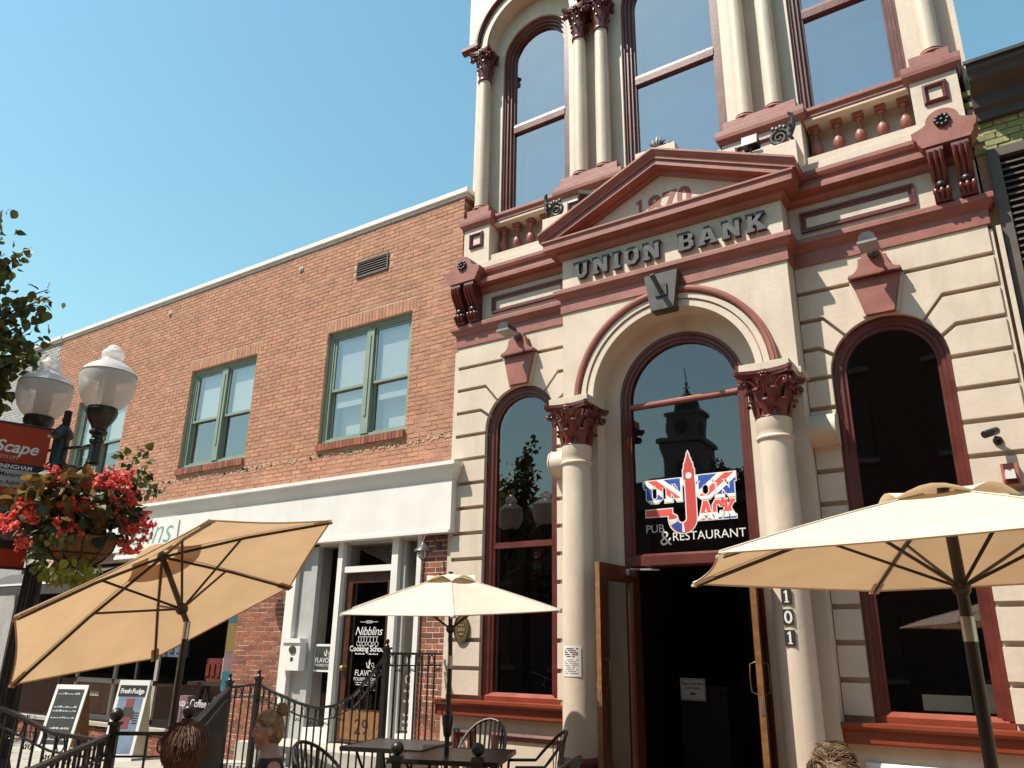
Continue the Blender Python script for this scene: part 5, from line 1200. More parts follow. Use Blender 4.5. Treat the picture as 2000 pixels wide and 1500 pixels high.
# ================================================================== TREES
def leaf_into(mb, p, size, d, tone):
    """one heart-shaped leaf, folded along the midrib"""
    d = d.normalized(); s_ = d.cross(Vector((rnd.uniform(-1,1), rnd.uniform(-1,1), rnd.uniform(-1,1))))
    if s_.length < 1e-3: s_ = d.cross(Vector((1,0,0)))
    s_.normalize(); n_ = s_.cross(d); L, W = size, size*0.42
    O_ = ((0.0,0.0,0),(0.10,0.72,.22),(0.30,1.0,.3),(0.52,0.92,.26),(0.76,0.52,.08),(1.0,0.0,-.25))
    vs = [p+d*L*a_+s_*W*b_+n_*W*c_ for a_, b_, c_ in O_]+[p+d*L*a_-s_*W*b_+n_*W*c_ for a_, b_, c_ in O_[-2:0:-1]]+[p+d*L*0.45]
    mb.add(vs, [(i, (i+1) % 10, 10) for i in range(10)], tone)
def tree(name, label, base, height, crown_c, crown_r, nbr, leaves, seed, extra=(), lsize=0.085, mt_='leaf_tree', branch_pts=None, group=None):
    r = random.Random(seed); t = thing(name, label, 'tree', base, 0, group)
    b = Vector(base); cc = Vector(crown_c)-b
    tr = MB(); top = Vector((cc.x*0.7, cc.y*0.7, cc.z))
    tr.tube([(0,0,0),(0.02,0.01,cc.z*0.3),(top.x*0.3,top.y*0.3,cc.z*0.6),top], [0.13,0.105,0.085,0.03], 10)
    lv = MB(); tips = []
    for i in range(nbr):
        a = 2*PI*i/nbr*1.618*1.0+r.uniform(-0.3,0.3); el_ = r.uniform(-0.35,1.0); rad = r.uniform(0.55,1.0)
        e = cc+Vector((crown_r[0]*rad*math.cos(a)*math.cos(el_), crown_r[1]*rad*math.sin(a)*math.cos(el_), crown_r[2]*rad*math.sin(el_)))
        tips.append(e)
    for p in extra: tips.append(Vector(p)-b)
    nx = len(extra)
    for i, e in enumerate(tips):
        st_ = Vector((top.x*0.3, top.y*0.3, cc.z*r.uniform(0.55,0.9)))
        md = st_.lerp(e, 0.5)+Vector((r.uniform(-.12,.12), r.uniform(-.12,.12), r.uniform(0,.2)))
        tr.tube([st_, md, e], [0.028,0.015,0.005], 6)
        n_l = leaves if i < nbr else leaves*3//5
        for k_ in range(n_l):
            u = 1-abs(r.gauss(0, 0.33)) if i < nbr else 1-0.55*r.random()
            u = max(0.15, min(1.02, u)); q = st_.lerp(md, u*2) if u < 0.5 else md.lerp(e, u*2-1)
            sp_ = (0.24 if i < nbr else 0.10)*(1.15-0.4*u)
            p = q+Vector((r.gauss(0,sp_), r.gauss(0,sp_), r.gauss(0,sp_*0.8)))
            leaf_into(lv, p, lsize*r.uniform(0.65,1.25), Vector((r.uniform(-1,1), r.uniform(-1,1), r.uniform(-1.5,0.3))), r.random())
    tr.build('trunk', 'bark', t, 40); lv.build('crown', mt_, t, 180, recalc=False)
    return t
tree('street_tree', 'leafy street tree at the left edge beside the banner', (-9.7,-5.6,0), 6, (-9.5,-5.4,4.3), (1.15,1.15,1.2), 32, 105, 11,
     extra=[(-8.16, -4.82, 5.36), (-8.22, -4.76, 5.44), (-8.39, -4.81, 5.28), (-7.98, -4.56, 5.02), (-7.98, -4.53, 4.95), (-8.12, -4.58, 4.85), (-8.2, -4.55, 4.65), (-8.09, -4.52, 4.75), (-8.11, -4.45, 4.55), (-8.39, -4.67, 4.94), (-8.35, -4.69, 4.75), (-8.2, -4.62, 4.51), (-8.34, -4.43, 4.44), (-8.31, -4.3, 4.48), (-8.38, -4.55, 4.35), (-8.43, -4.66, 4.55), (-8.46, -4.56, 4.25), (-8.4, -4.58, 4.07), (-8.54, -4.46, 4.19), (-8.56, -4.5, 3.95), (-8.65, -4.36, 4.07), (-8.24, -5.04, 5.78), (-8.27, -5.0, 5.63), (-8.64, -4.34, 4.35)], lsize=0.10)
tree('low_tree', 'dark green tree below the banner in the far distance', (-16.6,-2.2,0), 4, (-16.6,-2.2,2.9), (0.9,0.9,0.9), 16, 70, 21, lsize=0.12, mt_='leaf_dark')
tree('opposite_tree', 'feathery tree across the street, seen in the centre window', (-10.8,-26,0), 10, (-10.7,-26,8.3), (2.0,1.8,2.2), 44, 80, 41, lsize=0.20, mt_='leaf_dark')

# ================================================================== STREET LAMP, BANNER, BASKET
LX, LY = -7.875, -4.178
lamp = thing('street_lamp', 'black cast iron street lamp with two acorn globes', 'street lamp', (LX, LY, -0.08)); lamp.scale = (1.05,)*3
def flutes(r0, r1, z0, z1, n=16):
    m = MB(); vs = []; K = n*2
    for z, r in ((z0, r0), (z1, r1)):
        for k in range(K): 
            rr_ = r*(1.0 if k % 2 == 0 else 0.86); vs.append((rr_*math.cos(2*PI*k/K), rr_*math.sin(2*PI*k/K), z))
    m.add(vs, [(k,(k+1) % K,K+(k+1) % K,K+k) for k in range(K)]); return m
flutes(0.095, 0.065, 0.7, 3.1).build('shaft', 'iron', lamp)
MB().lathe([(0.22,0),(0.22,0.12),(0.19,0.16),(0.17,0.5),(0.13,0.6),(0.10,0.7)], (0,0,0), 16).build('base', 'iron', lamp, 30)
MB().lathe([(0.07,3.08),(0.10,3.10),(0.10,3.16),(0.07,3.2),(0.07,3.42),(0.10,3.45),(0.085,3.50),(0.04,3.56),(0.02,3.58),(0.035,3.61),(0.02,3.65)], (0,0,0), 16).build('head', 'iron', lamp, 40)
globe_prof = [(0.125,0.0),(0.165,0.03),(0.208,0.09),(0.234,0.16),(0.245,0.23),(0.246,0.29),(0.240,0.335),(0.226,0.37),(0.198,0.40),(0.155,0.43),(0.118,0.452),(0.096,0.472),(0.090,0.495),(0.098,0.52),(0.100,0.545),(0.088,0.568),(0.066,0.582),(0.060,0.594),(0.056,0.610),(0.036,0.626),(0.012,0.632)]
AX = Vector((0.74, 0.10, 0)); 
for c, s in ((Vector((0.44,0.095,0)), 1), (Vector((-0.40,-0.057,0)), -1)):
    m = MB().tube([(0.05*s, 0, 3.20),(c.x*0.45, c.y*0.45, 3.12),(c.x*0.8, c.y*0.8, 3.12),(c.x, c.y, 3.20)], [0.028,0.026,0.026,0.03], 8); m.tube([(0,0,3.34),(c.x*0.5,c.y*0.5,3.33),(c.x*0.95,c.y*0.95,3.34)], 0.016, 7)
    m.build('arm', 'iron', lamp, 40)
    z0 = 3.146
    ft = MB().lathe([(0.045,z0),(0.06,z0+0.02),(0.05,z0+0.06),(0.05,z0+0.2),(0.062,z0+0.215),(0.062,z0+0.235),(0.05,z0+0.25),(0.05,z0+0.28),(0.078,z0+0.30),(0.078,z0+0.32),(0.06,z0+0.335),(0.075,z0+0.37),(0.112,z0+0.43),(0.133,z0+0.48),(0.138,z0+0.515),(0.130,z0+0.525),(0.130,z0+0.545),(0.11,z0+0.56)], (c.x, c.y, 0), 20).build('lamp_holder', 'iron', lamp, 35)
    vs, fs = [], []; n = 28; outer = [(r, z) for r, z in globe_prof]; 
    gl = MB()
    for r, z in outer:
        for k_ in range(n): gl.v.append((c.x+r*math.cos(2*PI*k_/n), c.y+r*math.sin(2*PI*k_/n), z0+0.54+z))
    for i in range(len(outer)-1):
        for k_ in range(n): gl.f.append((i*n+k_, i*n+(k_+1) % n, (i+1)*n+(k_+1) % n, (i+1)*n+k_))
    gl.f.append(tuple((len(outer)-1)*n+k_ for k_ in range(n)))
    gl.build('globe', 'lamp_acrylic', lamp, 35, recalc=False)
    MB().lathe([(0.06,0.55),(0.075,0.60),(0.075,0.80),(0.03,0.82)], (c.x, c.y, z0), 14).build('lamp_socket', 'limestone', lamp, 40)
    MB().lathe([(0.238,0.868),(0.246,0.870),(0.246,0.877),(0.238,0.879)], (c.x, c.y, z0), 28).build('globe_seam', 'greyplastic', lamp, 40)
# banner arms + banner (hangs to the left of the post)
bd = Vector((-0.30, -0.95, 0)).normalized(); bz = math.atan2(bd.y, bd.x)
MB().bar((0.02,0.0,3.70), (0.02,0.0,2.30), 0.05, 0.05).build('banner_bar', 'iron', lamp)
lamp_b0 = Vector((LX+0.06, LY-0.10, -0.02))
bn = thing('street_banner', 'red street festival banner with grey bicycle photo on the lamp post', 'banner', lamp_b0, bz+PI)
def BNR(name, mt_, x0, x1, z0, z1, y=0.0): return MB().box(-x1, -x0, y-0.0015, y+0.0015, z0, z1).build(name, mt_, bn)
BNR('cloth', 'banner_red', 0.03, 0.78, 2.27, 3.60)
BNR('black_stripe', 'ink', 0.035, 0.775, 3.165, 3.225, -0.003); BNR('grey_stripe', 'banner_grey', 0.035, 0.775, 3.0, 3.163, -0.003)
BNR('photo', 'banner_photo', 0.035, 0.775, 2.52, 2.93, -0.003); BNR('lower_stripe', 'ink', 0.035, 0.775, 2.44, 2.515, -0.003)
for s_, sz, mt_, x, z, sh, of in (('ArtScape', 0.155, 'vinyl_white', -0.115, 3.325, 0.25, 0.003), ('ART MEETS LIFE', 0.042, 'vinyl_grey', -0.26, 3.262, 0, 0), ('JOE CUNNINGHAM', 0.055, 'vinyl_white', -0.13, 3.172, 0, 0.001), ('Wealth Management', 0.058, 'ink', -0.09, 3.098, 0, 0.0008), ('Wells Fargo Advisors', 0.058, 'ink', -0.12, 3.022, 0, 0.0008)):
    text('lettering', s_, sz, mt_, bn, (x, -0.006, z), shear=sh, offset=of, align='RIGHT')
m = MB()
for cx_, cz_ in ((-0.20,2.64),(-0.52,2.62)): m.sweep(arc(cx_, cz_, 0.105, 0, 360, 24)[:-1], [(0,-0.0055),(-0.009,-0.0055),(-0.009,-0.0045),(0,-0.0045)], 'XZ', closed=True)
for a, b in (((-0.20,2.64),(-0.27,2.82)),((-0.27,2.80),(-0.42,2.66)),((-0.42,2.66),(-0.47,2.80)),((-0.47,2.79),(-0.28,2.79)),((-0.52,2.62),(-0.42,2.66)),((-0.27,2.82),(-0.22,2.85))): m.bar((a[0],-0.005,a[1]), (b[0],-0.005,b[1]), 0.001, 0.010, (0,0,1))
m.build('bicycle_print', 'banner_photo_light', bn)
MB().tube([(-0.05,0,3.53),(-0.05,-0.01,3.53)], 0.014, 8).build('grommet', 'paper', bn)
for z in (3.60, 2.27): MB().tube([(0.0,0,z),(-0.80,0,z)], 0.012, 8).build('banner_rod', 'iron', bn)
# hanging basket
BXc = Vector((-7.12,-4.20,2.24))
hb = thing('hanging_basket', 'coir hanging basket full of red begonias on the lamp post', 'flower basket', BXc); hb.scale = (1.12,)*3
MB().lathe([(0.02,0.0),(0.10,0.02),(0.18,0.07),(0.235,0.14),(0.265,0.24),(0.25,0.24)], (0,0,0), 24).build('coir_bowl', 'coir', hb, 50)
m = MB()
for i in range(10):
    a = 2*PI*i/10+0.2; m.tube([(r_*math.cos(a), r_*math.sin(a), z) for r_, z in ((0.03,-0.006),(0.105,0.014),(0.186,0.066),(0.242,0.138),(0.272,0.24))], 0.006, 5)
for r_, z in ((0.272,0.24),(0.215,0.10)): m.tube([(r_*math.cos(2*PI*i/20), r_*math.sin(2*PI*i/20), z) for i in range(20)], 0.006, 5, closed=True)
m.build('wire_frame', 'blackmetal', hb)
MB().tube([(-0.74,0.06,0.62),(-0.3,0.02,0.72),(0,0,0.62)], 0.014, 6).build('hook_arm', 'iron', hb, 40)
r = random.Random(77)
def cloud(n, c, rad, size, mt_, name, down=0.2):
    m = MB()
    for i in range(n):
        v = Vector((r.gauss(0,1), r.gauss(0,1), r.gauss(0,1))).normalized()*(r.random()**0.45)
        p = Vector((c[0]+v.x*rad[0], c[1]+v.y*rad[1], c[2]+v.z*rad[2]))
        leaf_into(m, p, size*r.uniform(0.6,1.3), v+Vector((r.uniform(-.8,.8), r.uniform(-.8,.8), -down+r.uniform(-.8,.5))), r.random())
    m.build(name, mt_, hb, 180, recalc=False)['kind'] = 'stuff'
cloud(520, (0,0,0.44), (0.46,0.46,0.30), 0.085, 'leaf_dark', 'foliage'); cloud(460, (-0.10,-0.1,0.50), (0.50,0.42,0.26), 0.105, 'leaf_bronze', 'begonia_leaves', 0.5)
cloud(300, (0.05,-0.16,0.34), (0.20,0.18,0.24), 0.035, 'leaf_dark', 'fine_foliage'); cloud(170, (-0.14,-0.24,0.16), (0.10,0.08,0.20), 0.05, 'leaf_ivy', 'ivy', 0.8); cloud(120, (0.12,-0.24,0.24), (0.17,0.10,0.09), 0.05, 'leaf_ivy', 'ivy', 0.8)
cloud(150, (0.06,-0.06,-0.03), (0.27,0.2,0.11), 0.065, 'leaf_lime', 'trailing_leaves', 1.3); cloud(90, (0.16,0.22,0.80), (0.20,0.14,0.24), 0.065, 'leaf_tree', 'tall_leaves'); cloud(22, (0.56,0.2,0.60), (0.15,0.05,0.05), 0.055, 'leaf_tree', 'side_sprig')
fm = []
for v in range(3):
    m = MB()
    for i in range(17):
        q = Vector((r.gauss(0,0.030), r.gauss(0,0.030), r.gauss(0,0.024)))
        for k_ in range(4): leaf_into(m, q, r.uniform(0.022,0.036), Vector((r.uniform(-1,1), r.uniform(-1,1), r.uniform(-1,0.6))), r.random())
    fm.append(m.mesh('flower_cluster', 'petal', recalc=False))
camd = (Vector((0,-8,1.6))-BXc-Vector((0,0,0.4))).normalized(); cr = Vector((camd.y*-1, camd.x, 0)).normalized(); cr = -cr if cr.x < 0 else cr
spots = [(-0.62,0.32),(-0.50,0.46),(-0.45,0.40),(-0.56,0.25),(-0.40,0.36),(-0.33,0.76),(-0.28,0.66),(-0.30,0.70),(-0.24,0.72),(-0.20,0.46),(-0.12,0.44),(-0.05,0.47),(-0.02,0.43),(-0.16,0.26),(-0.10,0.29),(-0.03,0.27),(0.05,0.62),(0.12,0.57),(0.08,0.67),(0.02,0.72),(0.17,0.73),(0.21,0.68),(0.26,0.72),(0.13,0.78),(0.18,0.50),(0.25,0.53),(0.29,0.47),(0.22,0.46),(0.35,0.55),(0.31,0.61),(0.33,0.35),(0.38,0.33),(0.42,0.29),(0.36,0.28),(0.45,0.42),(0.52,0.41),(0.54,0.36),(0.51,0.24),(0.36,0.14),(0.41,0.10),(-0.44,0.10),(-0.47,0.13),(0.27,0.80),(-0.70,0.29),(-0.68,0.24)]
for i, (a, z) in enumerate(spots):
    if i % 9 == 8: continue
    a *= 0.86; dep = 0.30*math.sqrt(max(0.02, 1-(a/0.62)**2))+r.uniform(-0.08,0.06)
    p = cr*a+Vector((camd.x, camd.y, 0)).normalized()*dep+Vector((0,0,z*0.86+0.05))
    o = link('flower_cluster', fm[i % 3], hb, p); o['kind'] = 'stuff'; o.rotation_euler = (r.uniform(-1,1), r.uniform(-1,1), r.uniform(0,6)); o.scale = [r.uniform(0.75,1.25)]*3
# ================================================================== UMBRELLAS
def umbrella(label, centre, normal, spin, R, h, mt_, base_xy, joint_d, pole_bottom, mt_under=None, band=0.0, ph=1, pole_r=0.019):
    n_ = Vector(normal).normalized(); a = n_.cross(Vector((0,1,0.3))).normalized(); b = n_.cross(a); c = Vector(centre)
    t = thing('umbrella', label, 'umbrella', (base_xy[0], base_xy[1], 0)); O = Vector((base_xy[0], base_xy[1], 0))
    W = lambda u, v, w: c+a*u+b*v+n_*w-O
    tips = [(R*math.cos(spin+ph*2*PI*k/6), R*math.sin(spin+ph*2*PI*k/6)) for k in range(6)]
    BUL = 0.008
    can = MB(); NR, NS = 8, 8; apex = h
    def P(k, f, u):                                       # f: 0 apex..1 rim, u across the gore; cloth sags between ribs
        p, q = tips[k], tips[(k+1) % 6]; x, y = p[0]*(1-u)+q[0]*u, p[1]*(1-u)+q[1]*u
        w = apex*(1-f)+BUL*math.sin(PI*f)*R-0.010*R*math.sin(PI*u)*math.sin(PI*f)-0.004*R*math.sin(PI*u)*f
        s_ = 1-0.022*math.sin(PI*u)*f*f
        return W(x*f*s_, y*f*s_, w)
    F0 = 0.10
    for k in range(6):
        g_ = []
        for i in range(NR+1):
            f = F0+(1-F0)*i/NR; g_.append([P(k, f, j/NS) for j in range(NS+1)])
        vs = [p for row in g_ for p in row]; fs = [(i*(NS+1)+j, i*(NS+1)+j+1, (i+1)*(NS+1)+j+1, (i+1)*(NS+1)+j) for i in range(NR) for j in range(NS)]
        can.add(vs, fs)
    can.build('canopy', mt_, t, 30)
    m = MB(); rimp = [P(k, 1.0, j/NS)-n_*0.004 for k in range(6) for j in range(NS)]; m.tube(rimp, 0.0055, 5, closed=True); m.build('hem', mt_, t, 60)
    m = MB()
    for k in range(6): m.tube([P(k, F0+(1-F0)*i/NR, 0.0)+n_*0.003 for i in range(NR+1)], 0.004, 4)
    m.build('seams', mt_, t, 60)
    vent = MB()                                            # the little wind-vent cap on top
    for k in range(6):
        p, q = tips[k], tips[(k+1) % 6]; vs = []
        for i in range(4):
            f = 0.0+0.235*i/3
            for j in range(7):
                u = j/6; x, y = (p[0]*(1-u)+q[0]*u)*f, (p[1]*(1-u)+q[1]*u)*f
                w = apex*(1-f)+BUL*math.sin(PI*f)*R+0.014+0.050*math.sin(PI*u)*(f/0.235)**2
                vs.append(W(x, y, w))
        vent.add(vs, [(i*7+j, i*7+j+1, (i+1)*7+j+1, (i+1)*7+j) for i in range(3) for j in range(6)])
    vent.build('vent_cap', mt_, t, 30)
    hub = W(0,0,apex-0.035); run = W(0,0,-joint_d*0.42)
    for k in range(6):
        p = tips[k]; m = MB()
        m.tube([hub, W(p[0]*0.5,p[1]*0.5,apex*0.5+BUL*R-0.02), W(p[0]*0.985,p[1]*0.985,-0.016)], 0.0105, 6); m.build('rib', 'blackmetal', t, 40)
        m = MB(); m.tube([run, W(p[0]*0.46,p[1]*0.46,apex*0.54+BUL*R-0.026)], 0.0085, 6); m.build('strut', 'blackmetal', t, 40)
        m = MB(); m.bar(W(p[0]*0.90,p[1]*0.90,apex*0.10-0.012), W(p[0]*1.0,p[1]*1.0,-0.018), 0.055, 0.012, n_); m.build('corner_pocket', mt_, t)
    MB().sphere(run, 0.042, 12, 8).build('runner', 'blackmetal', t, 50); MB().sphere(hub, 0.038, 10, 7).build('top_hub', 'blackmetal', t, 50)
    j = W(0,0,-joint_d); axis = n_
    MB().tube([W(0,0,apex+0.03), j], pole_r, 12).build('upper_pole', 'blackmetal', t, 40)
    jb = Vector((j.x, j.y, j.z))
    MB().tube([jb+axis*0.0+Vector((0,0,0.01)), jb-Vector((0,0,0.10))], pole_r*1.15, 12).build('tilt_joint', 'steel', t, 40)
    MB().tube([jb-Vector((0,0,0.09)), (jb.x, jb.y, pole_bottom)], pole_r*1.08, 12).build('lower_pole', 'blackmetal', t, 40)
    MB().lathe([(0.02,0.02),(0.045,-0.0),(0.05,-0.04),(0.036,-0.16),(0.028,-0.18)], (jb.x, jb.y, 1.06), 14).build('sleeve', 'blackmetal', t, 40)
    MB().lathe([(0.24,0),(0.24,0.05),(0.05,0.10),(0.035,0.32)], (jb.x, jb.y, 0.0), 20).build('base', 'blackmetal', t, 40)
    return t
umbrella('tilted tan umbrella open at the left above the iron fence', (-4.96,-4.62,1.908), (-0.549,-0.228,1), 2.81, 1.131, 0.36, 'canvas_tan', (-4.87,-4.58), 0.187, 0.05)
umbrella('small cream umbrella in the middle before the bank\'s left pier', (-4.61,-2.03,1.965), (0.030,-0.095,1), 1.2, 1.085, 0.305, 'canvas', (-4.61,-2.03), 0.42, 0.05, ph=-1, pole_r=0.02)
umbrella('large cream umbrella at the right before the right bank window', (-0.327,-3.69,2.016), (-0.021,0.001,1), -0.073, 1.35, 0.365, 'canvas', (-0.33,-3.69), 0.24, 0.05, pole_r=0.027)

# ================================================================== IRON FENCES
def fence(label, p0, p1, ztop, zbot=0.06, gap=0.13, step=0.115, rings=True, posts=(True, True), ball=False, posttop=0.12, clips=0):
    p0, p1 = Vector((*p0, 0)), Vector((*p1, 0)); L = (p1-p0).length; d = (p1-p0).normalized()
    t = thing('iron_fence', label, 'fence', p0, math.atan2(d.y, d.x), 'wrought iron fence panels'); zt = ztop if callable(ztop) else (lambda u: ztop)
    N = max(2, int(L/0.09)); us = [i/N for i in range(N+1)]
    m = MB(); pts = [(u*L, 0, zt(u)) for u in us]
    for i in range(N): m.bar(pts[i], (pts[i+1][0]+0.003, 0, pts[i+1][2]), 0.042, 0.026)
    m.build('top_rail', 'iron', t)
    m = MB()
    for i in range(N): m.bar((pts[i][0],0,pts[i][2]-gap), (pts[i+1][0]+0.002,0,pts[i+1][2]-gap), 0.020, 0.014)
    m.build('lower_rail', 'iron', t)
    MB().bar((0,0,zbot+0.04), (L,0,zbot+0.04), 0.02, 0.014).build('bottom_rail', 'iron', t)
    nb = max(2, int(L/step)); bal = MB().box(-0.0075,0.0075,-0.0075,0.0075,0,1).mesh('baluster', 'iron')
    ring = MB().tube([(0, 0, 0)]*0 or [(0.042*math.cos(2*PI*i/14), 0, 0.055*math.sin(2*PI*i/14)) for i in range(14)], 0.0065, 5, closed=True).mesh('ring', 'iron', 40)
    scr = MB().tube([(-0.045,0,0.0),(-0.048,0,-0.03),(-0.035,0,-0.058),(-0.014,0,-0.055),(-0.010,0,-0.036),(-0.024,0,-0.030)], 0.006, 5).tube([(0.045,0,0.0),(0.048,0,-0.03),(0.035,0,-0.058),(0.014,0,-0.055),(0.010,0,-0.036),(0.024,0,-0.030)], 0.006, 5).mesh('scroll', 'iron', 40)
    for i in range(1, nb):
        u = i/nb; o = link('baluster', bal, t, (u*L, 0, zbot)); o.scale = (1, 1, zt(u)-zbot-0.01)
    for i in range(nb):
        u = (i+0.5)/nb; 
        if i % 2 == 0: link('ring', ring, t, (u*L, 0, zt(u)-gap/2-0.006))
        if i % 2 == 1 and L > 0.8: link('scroll', scr, t, (u*L, 0, zt(u)-gap-0.006))
    for e, on in ((0, posts[0]), (1, posts[1])):
        if not on: continue
        z = zt(e)+posttop-0.06; m = MB().box(e*L-0.03, e*L+0.03, -0.03, 0.03, 0.0, z); m.box(e*L-0.042, e*L+0.042, -0.042, 0.042, z, z+0.022); m.build('post', 'iron', t)
        if ball: MB().sphere((e*L,0,z+0.072), 0.050, 14, 9).build('ball_finial', 'iron', t, 60)
        else: MB().lathe([(0.022,0.02),(0.030,0.035),(0.014,0.055),(0.024,0.075),(0.026,0.09),(0.012,0.11)], (e*L,0,z), 12).build('finial', 'iron', t, 50)
    for i in range(clips):
        u = (i+0.7)/(clips+0.4); m = MB(); m.tube([(u*L-0.02,-0.03,zt(u)+0.02),(u*L,-0.034,zt(u)-0.05),(u*L+0.02,-0.03,zt(u)-0.12)], 0.006, 5); m.build('cable_tie', 'steel', t)
    return t
def curve(pts):
    def f(u):
        for (a, x), (b, y) in zip(pts, pts[1:]):
            if u <= b: s_ = (u-a)/(b-a); s_ = s_*s_*(3-2*s_)*0.35+s_*0.65; return x+(y-x)*s_
        return pts[-1][1]
    return f
fence('swagged iron fence before the shop stoop', (-6.30,-0.98), (-8.40,-0.98), curve([(0,1.545),(0.10,1.33),(0.22,1.10),(0.34,0.985),(0.48,0.945),(0.62,0.975),(0.8,1.06),(1,1.17)]), clips=5)
fence('short level iron fence from the stoop post back to the wall', (-6.30,-0.94), (-6.28,-0.02), 1.56, 0.44, posts=(False, False))
fence('short iron fence between two posts left of the stoop', (-8.40,-0.98), (-8.95,-0.98), curve([(0,1.165),(1,1.11)]), posts=(False, True))
fence('long iron fence running from the shop towards the tan umbrella', (-8.95,-0.98), (-5.72,-3.86), curve([(0,1.11),(1,0.99)]), posts=(False, True), ball=True, clips=4)
fence('iron gate panel with large ring beside the umbrella pole', (-5.72,-3.90), (-6.10,-4.22), 0.965, posts=(False, True), ball=True, gap=0.16, step=0.2)
fence('iron fence running from the gate panel towards the viewer', (-6.10,-4.26), (-4.55,-5.75), curve([(0,0.95),(1,0.93)]), posts=(False, False), clips=3)
fence('swagged iron fence at the far left behind the lamp post', (-6.12,-4.20), (-8.1,-4.62), curve([(0,0.90),(0.3,0.93),(0.6,1.08),(1,1.25)]), posts=(False, True), clips=3)
for (x, y), lab in (((-4.56,-2.72), 'iron post with ball finial left of the tables'), ((-4.02,-2.36), 'iron post with ball finial before the slatted chair')):
    t = thing('ball_post', lab, 'post', (x, y, 0), 0.6, 'ball topped posts')
    MB().box(-0.035,0.035,-0.035,0.035,0,0.76).build('shaft', 'iron', t); MB().prism([(-0.06,0.76),(0.06,0.76),(0.045,0.80),(-0.045,0.80)], -0.055, 0.055).build('cap', 'iron', t); MB().sphere((0,0,0.852), 0.052, 16, 10).build('ball_finial', 'iron', t, 60)

# ================================================================== TABLES AND CHAIRS
def table(label, x, y, rz, w, z, mt_):
    t = thing('patio_table', label, 'table', (x, y, 0), rz)
    MB().box(-w/2,w/2,-w/2,w/2,z-0.012,z).build('table_top', mt_, t)
    rim = [(-w/2,-w/2),(w/2,-w/2),(w/2,w/2),(-w/2,w/2)]
    MB().sweep(rim, [(0.012,z-0.035),(-0.016,z-0.035),(-0.016,z+0.004),(0.0,z+0.004)], 'XY', closed=True).build('rim', 'iron', t)
    for i in (-1, 1):
        for j in (-1, 1): MB().tube([(i*w*0.38,j*w*0.38,z-0.02),(i*w*0.25,j*w*0.25,z*0.55),(i*w*0.36,j*w*0.36,0)], 0.013, 6).build('leg', 'iron', t, 40)
    return t
table('dark square patio table under the small cream umbrella', -4.60, -1.90, 0.42, 0.92, 0.735, 'blackmetal')
table('sunlit grey patio table behind the dark one', -5.42, -1.72, 0.30, 0.78, 0.745, 'gunmetal')
def chair(label, x, y, rz, hb_=0.92, cushion=False):
    t = thing('patio_chair', label, 'chair', (x, y, 0), rz, 'black iron patio chairs')
    MB().prism([(-0.23,-0.22),(0.23,-0.22),(0.25,0.1),(0.21,0.24),(-0.21,0.24),(-0.25,0.1)], 0.43, 0.45, 'z').build('seat', 'iron', t)
    hoop = [(-0.25,-0.20,0.66)]+[(-0.25*math.cos(PI*i/14)*1.0, 0.05+0.24*math.sin(PI*i/14), 0.66+(hb_-0.66)*math.sin(PI*i/14)) for i in range(15)]+[(0.25,-0.20,0.66)]
    MB().tube(hoop, 0.014, 7).build('back_hoop', 'iron', t, 40)
    for i in range(3, 12):
        a = PI*i/14; p = (-0.25*math.cos(a), 0.05+0.24*math.sin(a), 0.66+(hb_-0.66)*math.sin(a)); MB().bar((p[0]*0.8,0.20,0.45), p, 0.022, 0.006, (0,1,0)).build('slat', 'iron', t)
    for i in (-1, 1):
        MB().tube([(i*0.25,-0.20,0.66),(i*0.24,-0.22,0.44),(i*0.25,-0.24,0)], 0.012, 6).build('front_leg', 'iron', t, 40); MB().tube([(i*0.20,0.2,0.44),(i*0.23,0.3,0)], 0.012, 6).build('rear_leg', 'iron', t, 40)
    if cushion: MB().box(-0.2,0.2,-0.2,0.2,0.452,0.49).build('cushion', 'seat_red', t)
    return t
chair('slatted iron chair with red cushion right of the dark table', -4.05, -1.45, math.radians(-50), 0.93, True)
chair('iron chair with arched back behind the dark table', -4.95, -1.05, math.radians(10), 0.94)
chair('iron chair with hooped back nearest the left entrance column', -3.42, -2.35, math.radians(-80), 0.86)
chair('iron chair with striped back right behind the seated woman', -4.98, -3.05, math.radians(100), 0.88)

# ================================================================== PAVEMENT SIGNS
def aframe(label, x, y, rz, w, h, spread, face, frame, border):
    t = thing('a_frame_sign', label, 'sign', (x, y, 0), rz)
    th = math.atan2(spread/2, h)
    for s_, nm in ((-1, 'front_panel'), (1, 'rear_panel')):
        R = Matrix.Translation((0, s_*spread/2, 0)) @ Matrix.Rotation(s_*th, 4, 'X')
        m = MB().box(-w/2,w/2,-0.012,0.012,0,h/math.cos(th)); m.xf(R); pn = m.build(nm, frame if s_ > 0 else border, t)
        if s_ < 0:
            m = MB().box(-w/2+0.05,w/2-0.05,-0.016,-0.011,0.12,h-0.04); m.xf(R); m.build('face', face, pn); t['R'] = 1; front = R
    return t, front
t, R = aframe('white framed chalkboard sign on the pavement', -13.45, -0.5, math.radians(26), 0.56, 0.98, 0.5, 'chalk', 'oak', 'white_paint')
m = MB(); rr2 = random.Random(4)
for z in (0.86,0.66,0.60,0.50,0.34,0.26,0.18):
    x = -0.2
    while x < 0.18: w = rr2.uniform(0.015,0.05); m.box(x, x+w, -0.0175, -0.0165, z, z+rr2.uniform(0.008,0.03)); x += w+0.012
m.xf(R); m.build('chalk_writing', 'vinyl_grey', t)['kind'] = 'stuff'
t, R = aframe('tall fudge sign board standing by the fence gate', -11.75, -0.50, math.radians(34), 0.46, 1.10, 0.55, 'poster_blue', 'canvas', 'white_paint')
m = MB().box(-0.20,0.20,-0.0185,-0.0162,0.90,1.06); m.xf(R); m.build('header', 'ink', t)
